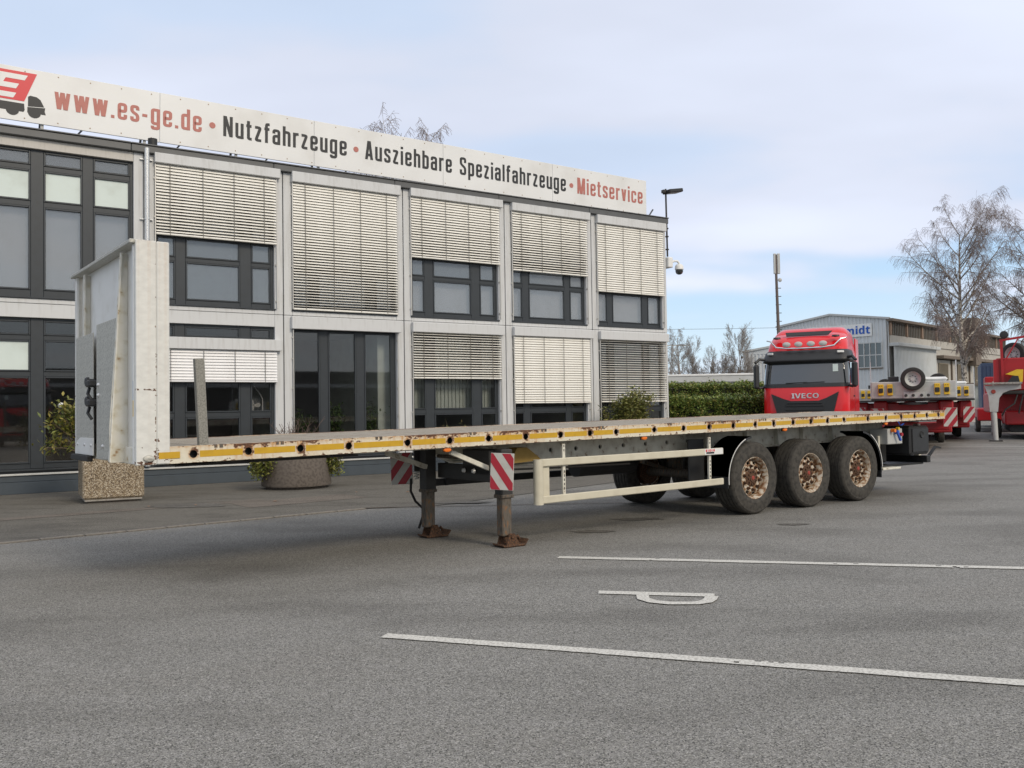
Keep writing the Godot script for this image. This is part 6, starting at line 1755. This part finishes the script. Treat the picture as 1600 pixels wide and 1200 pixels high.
func make_plants():
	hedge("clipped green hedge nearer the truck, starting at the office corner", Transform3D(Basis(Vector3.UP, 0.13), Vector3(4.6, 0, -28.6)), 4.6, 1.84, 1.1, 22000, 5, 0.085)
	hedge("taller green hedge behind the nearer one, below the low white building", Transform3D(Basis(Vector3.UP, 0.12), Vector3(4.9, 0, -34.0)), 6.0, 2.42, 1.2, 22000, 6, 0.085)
	# planter of exposed aggregate before the office
	var yel := [Color(0.19, 0.19, 0.04), Color(0.15, 0.165, 0.035), Color(0.25, 0.21, 0.05), Color(0.11, 0.14, 0.03)]
	var p := thing("planter", "square exposed aggregate concrete planter below the headboard of the flatbed trailer", "planter", xb() * Transform3D(Basis(Vector3.UP, -0.07), Vector3(-4.12, 0, 2.62)))
	part("foot", bx(Vector3(-0.42, 0.0, -0.54), Vector3(0.42, 0.035, 0.54)), M.dark_concrete, p)
	var g := G.new()
	var h := 0.86
	g.span(Vector3(-0.50, 0.075, -0.62), Vector3(0.50, h, 0.62), 0.03)
	part("body", g, M.aggregate, p)
	part("base_rim", bx(Vector3(-0.47, 0.035, -0.59), Vector3(0.47, 0.074, 0.59), 0.01), M.concrete, p)
	part("soil", bx(Vector3(-0.44, h + 0.001, -0.56), Vector3(0.44, h + 0.02, 0.56)), plain(0.03, 0.022, 0.015, 0.95), p)
	shrub("rhododendron_shrub", "leafy yellow green shrub growing out of the aggregate planter", xb() * Transform3D(Basis(), Vector3(-4.62, 0.86, 2.35)), Vector3(0.56, 0.86, 0.38), 1150, 3, Vector2(0.115, 0.045), yel, 12)
	shrub("overhanging_shrub", "low yellow green branch hanging over the left side of the aggregate planter", xb() * Transform3D(Basis(Vector3.BACK, 1.1), Vector3(-4.55, 0.88, 2.5)), Vector3(0.2, 0.62, 0.2), 160, 13, Vector2(0.115, 0.042), yel, 4)
	# round bowl
	var b := thing("planter_bowl", "round dark concrete planter with a flaring foot, seen under the trailer deck", "planter", xb() * Transform3D(Basis(), Vector3(-0.55, 0, 2.45)))
	g = G.new()
	g.lathe([Vector2(0.0, 0.60), Vector2(0.50, 0.60), Vector2(0.52, 0.74), Vector2(0.58, 0.74), Vector2(0.60, 0.70), Vector2(0.66, 0.36), Vector2(0.71, 0.10), Vector2(0.70, 0.06), Vector2(0.62, 0.05), Vector2(0.61, 0.0)], 40)
	part("bowl", g, M.dark_concrete, b, Transform3D(Basis(Vector3.RIGHT, -PI / 2), Vector3.ZERO))
	var grn := [Color(0.17, 0.19, 0.035), Color(0.12, 0.15, 0.03), Color(0.20, 0.19, 0.045)]
	for q in [[-0.86, "ivy hanging over the left rim of the round planter", 15], [0.66, "ivy hanging over the right rim of the round planter", 16]]:
		var rg := RandomNumberGenerator.new(); rg.seed = q[2]
		var t := thing("hanging_ivy", q[1], "plant", xb() * Transform3D(Basis(), Vector3(-0.55 + q[0], 0, 2.55)))
		var sp := []; var st := G.new()
		for k in 16:
			var x := rg.randf_range(-0.16, 0.2); var z := rg.randf_range(-0.2, 0.35)
			var y0 := rg.randf_range(0.68, 0.8); var y1 := rg.randf_range(0.18, 0.45)
			st.tube([Vector3(x * 0.5, y0, z), Vector3(x, (y0 + y1) / 2, z + 0.03), Vector3(x + rg.randf_range(-0.05, 0.05), y1, z)], [0.006, 0.004], 4, false)
			for i in 85: sp.append(Vector3(x + rg.randfn() * 0.05, lerpf(y1, y0, rg.randf()), z + rg.randfn() * 0.05))
		part("stem", st, M.stem, t)
		leaves(t, leaf_mesh(0.055, 0.045), sp, grn, rg)
	# bare twigs in the bowl
	var rg := RandomNumberGenerator.new(); rg.seed = 77
	var tw := thing("bare_shrub", "bare brown twigs standing up from the round planter behind the trailer deck", "shrub", xb() * Transform3D(Basis(), Vector3(-0.55, 0.62, 2.45)))
	g = G.new()
	for k in 34:
		var a := rg.randf() * TAU; var l := rg.randf_range(0.45, 0.85)
		var e := Vector3(cos(a) * rg.randf_range(0.1, 0.65), l, sin(a) * rg.randf_range(0.1, 0.4))
		g.tube([Vector3(e.x * 0.15, 0, e.z * 0.15), e * 0.55 + Vector3(rg.randfn() * 0.03, 0, 0), e], [0.008, 0.006, 0.003], 4, false)
		for j in 3:
			var q := e * rg.randf_range(0.5, 0.9)
			g.tube([q, q + Vector3(rg.randf_range(-0.15, 0.15), rg.randf_range(0.06, 0.18), rg.randf_range(-0.1, 0.1))], [0.004, 0.003], 4, false)
	part("stem", g, plain(0.14, 0.10, 0.085, 0.9), tw)
	var mixd2 := [Color(0.20, 0.20, 0.05), Color(0.16, 0.175, 0.045), Color(0.24, 0.22, 0.065), Color(0.13, 0.145, 0.035)]
	var mixd := [Color(0.11, 0.13, 0.03), Color(0.14, 0.145, 0.035), Color(0.085, 0.105, 0.025), Color(0.16, 0.13, 0.05)]
	shrub("garden_shrub", "yellowish leafy shrub before the last ground floor window of the office", xb() * Transform3D(Basis(), Vector3(9.85, 0.0, 0.95)), Vector3(0.82, 1.95, 0.6), 4200, 6, Vector2(0.11, 0.055), mixd2, 20)
	shrub("garden_shrub", "small green shoots just above the deck before the third window bay", xb() * Transform3D(Basis(), Vector3(4.0, 0.0, 0.8)), Vector3(0.45, 1.12, 0.3), 420, 9, Vector2(0.09, 0.03), mixd, 9)
	var inside := [Color(0.085, 0.15, 0.035), Color(0.06, 0.11, 0.03), Color(0.11, 0.17, 0.045)]
	shrub("window_plant", "green pot plant behind the left pane of the tall ground floor window", xb() * Transform3D(Basis(), Vector3(0.55, 0.3, -0.6)), Vector3(0.4, 1.25, 0.22), 520, 17, Vector2(0.11, 0.05), inside, 8)
	shrub("window_plant", "dense green pot plant behind the middle pane of the tall ground floor window", xb() * Transform3D(Basis(), Vector3(1.5, 0.3, -0.6)), Vector3(0.42, 1.30, 0.25), 900, 18, Vector2(0.10, 0.06), inside, 10)
	shrub("window_plant", "green pot plant with arching stems behind the right pane of the tall ground floor window", xb() * Transform3D(Basis(), Vector3(2.45, 0.3, -0.55)), Vector3(0.42, 1.35, 0.2), 520, 19, Vector2(0.12, 0.04), inside, 8)
	# weeds at the fence
	var sp := []
	rg.seed = 5
	for k in 1500: sp.append(Vector3(rg.randf_range(-3, 3), rg.randf() * 0.55 * rg.randf(), rg.randf_range(-0.5, 0.5)))
	var wd := thing("weeds", "green weeds growing at the foot of the striped fence", "weeds", Transform3D(Basis(Vector3.UP, -0.4), Vector3(40.6, 0.0, -78.5)))
	leaves(wd, leaf_mesh(0.22, 0.06), sp, [Color(0.09, 0.10, 0.035), Color(0.12, 0.12, 0.05), Color(0.07, 0.08, 0.03)], rg)

# ---------- small things
func make_small_things():
	# flood lamp and dome camera on the office corner
	var t := thing("flood_lamp", "dark flood lamp on a thin pole at the office roof corner", "lamp", xb() * Transform3D(Basis(), Vector3(12.19, 0, 0.02)))
	var g := G.new(); g.tube([Vector3(0, 6.2, 0), Vector3(-0.02, 8.3, 0)], [0.028], 10)
	part("pole", g, M.dark_steel, t)
	var hd := part("lamp_head", bx(Vector3(-0.05, -0.05, -0.18), Vector3(0.52, 0.06, 0.18), 0.02), M.black, t, Transform3D(Basis(Vector3.BACK, 0.18), Vector3(0.0, 8.2, 0.05)))
	part("lamp_glass", bx(Vector3(0.02, -0.056, -0.14), Vector3(0.48, -0.051, 0.14)), M.grey_paint, hd)
	part("bracket", bx(Vector3(-0.16, 8.16, -0.06), Vector3(-0.045, 8.26, 0.06), 0.01), M.dark_steel, t)
	for y in [6.4, 6.8, 7.05]: part("clip", bx(Vector3(-0.05, y, -0.04), Vector3(0.035, y + 0.04, 0.04), 0.005), M.dark_steel, t)
	t = thing("surveillance_camera", "white dome surveillance camera on an arm at the office corner", "camera", xb() * Transform3D(Basis(), Vector3(12.15, 6.02, 0.0)))
	part("junction_box", bx(Vector3(0.0, -0.16, -0.2), Vector3(0.2, 0.16, 0.1), 0.02), M.white, t)
	g = G.new(); g.tube([Vector3(0.2, 0.0, -0.02), Vector3(0.34, 0.07, -0.02), Vector3(0.48, 0.08, -0.02), Vector3(0.55, 0.03, -0.02), Vector3(0.56, -0.03, -0.02)], [0.035], 12)
	part("arm", g, M.white, t)
	g = G.new(); g.lathe([Vector2(0.0, 0.0), Vector2(0.09, -0.01), Vector2(0.13, -0.06), Vector2(0.135, -0.17), Vector2(0.12, -0.175)], 24)
	part("housing", g, M.white, t, Transform3D(Basis(Vector3.RIGHT, -PI / 2), Vector3(0.56, -0.01, -0.02)))
	g = G.new(); g.lathe([Vector2(0.122, -0.17), Vector2(0.12, -0.24), Vector2(0.09, -0.30), Vector2(0.04, -0.325), Vector2(0.0, -0.33)], 24)
	part("dome", g, M.screenglass, t, Transform3D(Basis(Vector3.RIGHT, -PI / 2), Vector3(0.56, -0.01, -0.02)))
	# antenna mast, lattice pylon, wires
	t = thing("antenna_mast", "slim antenna mast with panel aerials rising behind the red truck", "mast", Transform3D(Basis(), Vector3(20.95, 0, -69.8)))
	g = G.new(); g.tube([Vector3(0.05, 0, 0), Vector3(-0.15, 13.4, 0)], [0.16, 0.09], 10)
	part("pole", g, plain(0.11, 0.085, 0.075, 0.7), t)
	for q in [-0.22, 0.06]: part("aerial", bx(Vector3(q - 0.1, 11.9, -0.08), Vector3(q + 0.12, 13.5, 0.08), 0.03), M.grey_paint, t)
	g = G.new(); g.t = Transform3D(Basis(), Vector3(0.12, 11.4, 0.1)); g.lathe([Vector2(0.0, 0.1), Vector2(0.14, 0.05), Vector2(0.16, 0.0), Vector2(0.0, -0.05)], 14)
	part("dish", g, M.grey_paint, t)
	g = G.new()
	for k in 16: g.span(Vector3(-0.22, 1.0 + k * 0.65, -0.03), Vector3(0.22, 1.05 + k * 0.65, 0.03))
	part("climbing_step", g, M.dark_steel, t)
	t = thing("lattice_pylon", "grey lattice pylon beside the office corner, far behind the low white building", "pylon", Transform3D(Basis(), Vector3(23.75, 0, -130)))
	g = G.new()
	var h := 10.6
	for s in [[-1, -1], [1, -1], [1, 1], [-1, 1]]: g.bar(Vector3(s[0] * 1.0, 0, s[1] * 1.0), Vector3(s[0] * 0.35, h, s[1] * 0.35), 0.09, 0.09)
	for k in 9:
		var y0 := k * h / 9.0; var y1 := (k + 1) * h / 9.0
		var a := lerpf(1.0, 0.35, k / 9.0); var b := lerpf(1.0, 0.35, (k + 1) / 9.0)
		for z in [-1.0, 1.0]:
			g.bar(Vector3(-a, y0, a * z), Vector3(b, y1, b * z), 0.06, 0.06); g.bar(Vector3(a, y0, a * z), Vector3(-b, y1, b * z), 0.06, 0.06)
	part("lattice", g, M.grey_paint, t)
	part("cross_arm", bx(Vector3(-2.2, h - 0.05, -0.1), Vector3(2.2, h + 0.1, 0.1)), M.grey_paint, t)
	var wl := ["upper wire crossing the sky left of the red truck", "lower wire crossing behind the bare trees left of the red truck"]
	for k in 2:
		g = G.new()
		var y: float = [12.4, 6.4][k]
		var pts := []
		for j in 9: pts.append(Vector3(10 + j * 7.0, y - 0.5 * sin(PI * j / 8.0) + 0.3, -125 + j * 1.0))
		g.tube(pts, [0.022], 5)
		tag(part("power_line", g, M.dark_steel), wl[k], "wire", "wires in the sky")
	# striped fence by the birch
	t = thing("corrugated_fence", "pale and rust striped corrugated fence panel below the birch", "fence", Transform3D(Basis(Vector3.UP, -0.45), Vector3(40.0, 0, -80.2)))
	for k in 9:
		part("sheet", bx(Vector3(k * 0.32, 0.05, 0), Vector3(k * 0.32 + 0.29, 3.1, 0.05 + 0.03 * (k % 2)), 0.01), [worn(0.42, 0.42, 0.38, 0.7), worn(0.36, 0.37, 0.34, 0.7), worn(0.30, 0.21, 0.15, 0.8)][k % 3], t)
	part("top_beam", bx(Vector3(-0.1, 3.12, -0.1), Vector3(3.0, 3.36, 0.25), 0.02), M.hall_brown, t)
	part("notice_board", bx(Vector3(1.6, 1.2, 0.1), Vector3(2.8, 2.1, 0.16), 0.01), M.grey_paint, t)
	# silver car between the hedges
	t = thing("parked_car", "silver car parked between the two hedges, only its roof showing", "car", Transform3D(Basis(Vector3.UP, 0.2), Vector3(7.25, 0, -31.3)))
	g = G.new()
	var sil := plain(0.55, 0.57, 0.6, 0.25, 0.4)
	var rows := []
	for q in [[-2.1, 0.55, 0.7], [-1.6, 0.55, 0.95], [-1.0, 0.6, 1.05], [-0.5, 0.68, 1.62], [0.3, 0.7, 1.84], [1.1, 0.68, 1.80], [1.6, 0.6, 1.35], [2.05, 0.55, 1.1], [2.15, 0.5, 0.6]]:
		var r := []
		var w: float = q[1] * 0.55 + 0.42
		for f in [[-1.0, 0.25], [-1.02, 0.5], [-0.98, 0.8], [-0.78, 0.97], [0.0, 1.0], [0.78, 0.97], [0.98, 0.8], [1.02, 0.5], [1.0, 0.25]]: r.append(Vector3(q[0], maxf(q[2] * f[1], 0.25), f[0] * w))
		rows.append(r)
	g.grid(rows, false, true)
	var car := part("body", g, sil, t)
	for x in [-1.35, 1.35]:
		for s in [-1.0, 1.0]: small_wheel(t, Vector3(x, 0.32, s * 0.78), Basis(Vector3.UP, 0.0 if s > 0 else PI), "wheel", 0.32)
	# white knob on a stake in the planter
	t = thing("marker_stake", "thin stake with a round white cap standing in the aggregate planter", "stake", xb() * Transform3D(Basis(), Vector3(-4.90, 0.8, 2.3)))
	g = G.new(); g.tube([Vector3(0, 0, 0), Vector3(0, 0.9, 0)], [0.008], 6)
	part("stake", g, M.dark_steel, t)
	g = G.new(); g.lathe([Vector2(0.0, 0.05), Vector2(0.035, 0.04), Vector2(0.052, 0.0), Vector2(0.035, -0.04), Vector2(0.0, -0.05)], 20)
	part("cap", g, M.white, t, Transform3D(Basis(), Vector3(0, 0.94, 0)))
	# desk lamp and fan behind the glass of the first bay
	t = thing("desk_fan", "grey desk fan behind the right pane of the first ground floor window", "fan", xb() * Transform3D(Basis(), Vector3(-0.55, 1.5, -0.45)))
	g = G.new()
	for k in 20:
		var a := TAU * k / 20
		g.tube([Vector3(cos(a) * 0.05, sin(a) * 0.05, 0.05), Vector3(cos(a) * 0.14, sin(a) * 0.14, 0.06), Vector3(cos(a) * 0.19, sin(a) * 0.19, 0.0)], [0.003], 4)
	part("guard", g, M.rod, t, Transform3D(Basis(), Vector3(0, 0.24, 0)))
	g = G.new()
	for k in 3:
		g.t = Transform3D(Basis(Vector3.BACK, TAU * k / 3), Vector3(0, 0.24, 0.02))
		g.prism(PackedVector2Array([Vector2(0.01, 0.02), Vector2(0.14, 0.06), Vector2(0.17, 0.0), Vector2(0.12, -0.05), Vector2(0.02, -0.03)]), 0.0, 0.006)
	part("blade", g, M.white, t)
	g = G.new(); g.tube([Vector3(0, 0.0, -0.02), Vector3(0, 0.24, -0.02)], [0.016], 8); g.span(Vector3(-0.1, -0.03, -0.1), Vector3(0.1, 0.0, 0.08), 0.01)
	part("stand", g, M.grey_paint, t)
	t = thing("desk_lamp", "white bent desk lamp behind the right pane of the first ground floor window", "lamp", xb() * Transform3D(Basis(), Vector3(-0.34, 1.5, -0.42)))
	g = G.new(); g.tube([Vector3(0, 0, 0), Vector3(0, 0.38, 0), Vector3(-0.06, 0.5, 0), Vector3(-0.2, 0.68, 0)], [0.014], 8)
	part("stem", g, M.white, t)
	part("foot", bx(Vector3(-0.07, -0.03, -0.07), Vector3(0.07, 0.0, 0.07), 0.01), M.white, t)
	t = thing("window_ledge", "pale inner ledge carrying fan and lamp behind the first ground floor window", "ledge", xb())
	part("board", bx(Vector3(-2.9, 1.42, -0.75), Vector3(-0.1, 1.468, -0.28), 0.01), M.room_light, t)
	# stray leaves and a bit of litter on the pavement
	var spots := [Vector3(-3.0, 0.012, -17.2), Vector3(-2.05, 0.012, -17.0), Vector3(-6.1, 0.012, -15.0), Vector3(-4.1, 0.012, -15.6), Vector3(-5.4, 0.012, -15.2)]
	var ll := ["dry leaf on the pavement right of the round planter", "dry leaf lying nearest the landing leg of the flatbed", "dry leaf lying leftmost on the pavement", "dry leaf on the pavement between the two planters", "dry leaf on the pavement just right of the aggregate planter"]
	for k in spots.size():
		tag(part("fallen_leaf", leaf_mesh(0.09, 0.06), plain(0.34, 0.17, 0.08, 0.8), self, Transform3D(Basis(Vector3.UP, k * 1.7), spots[k])), ll[k], "leaf", "dry leaves on the pavement")
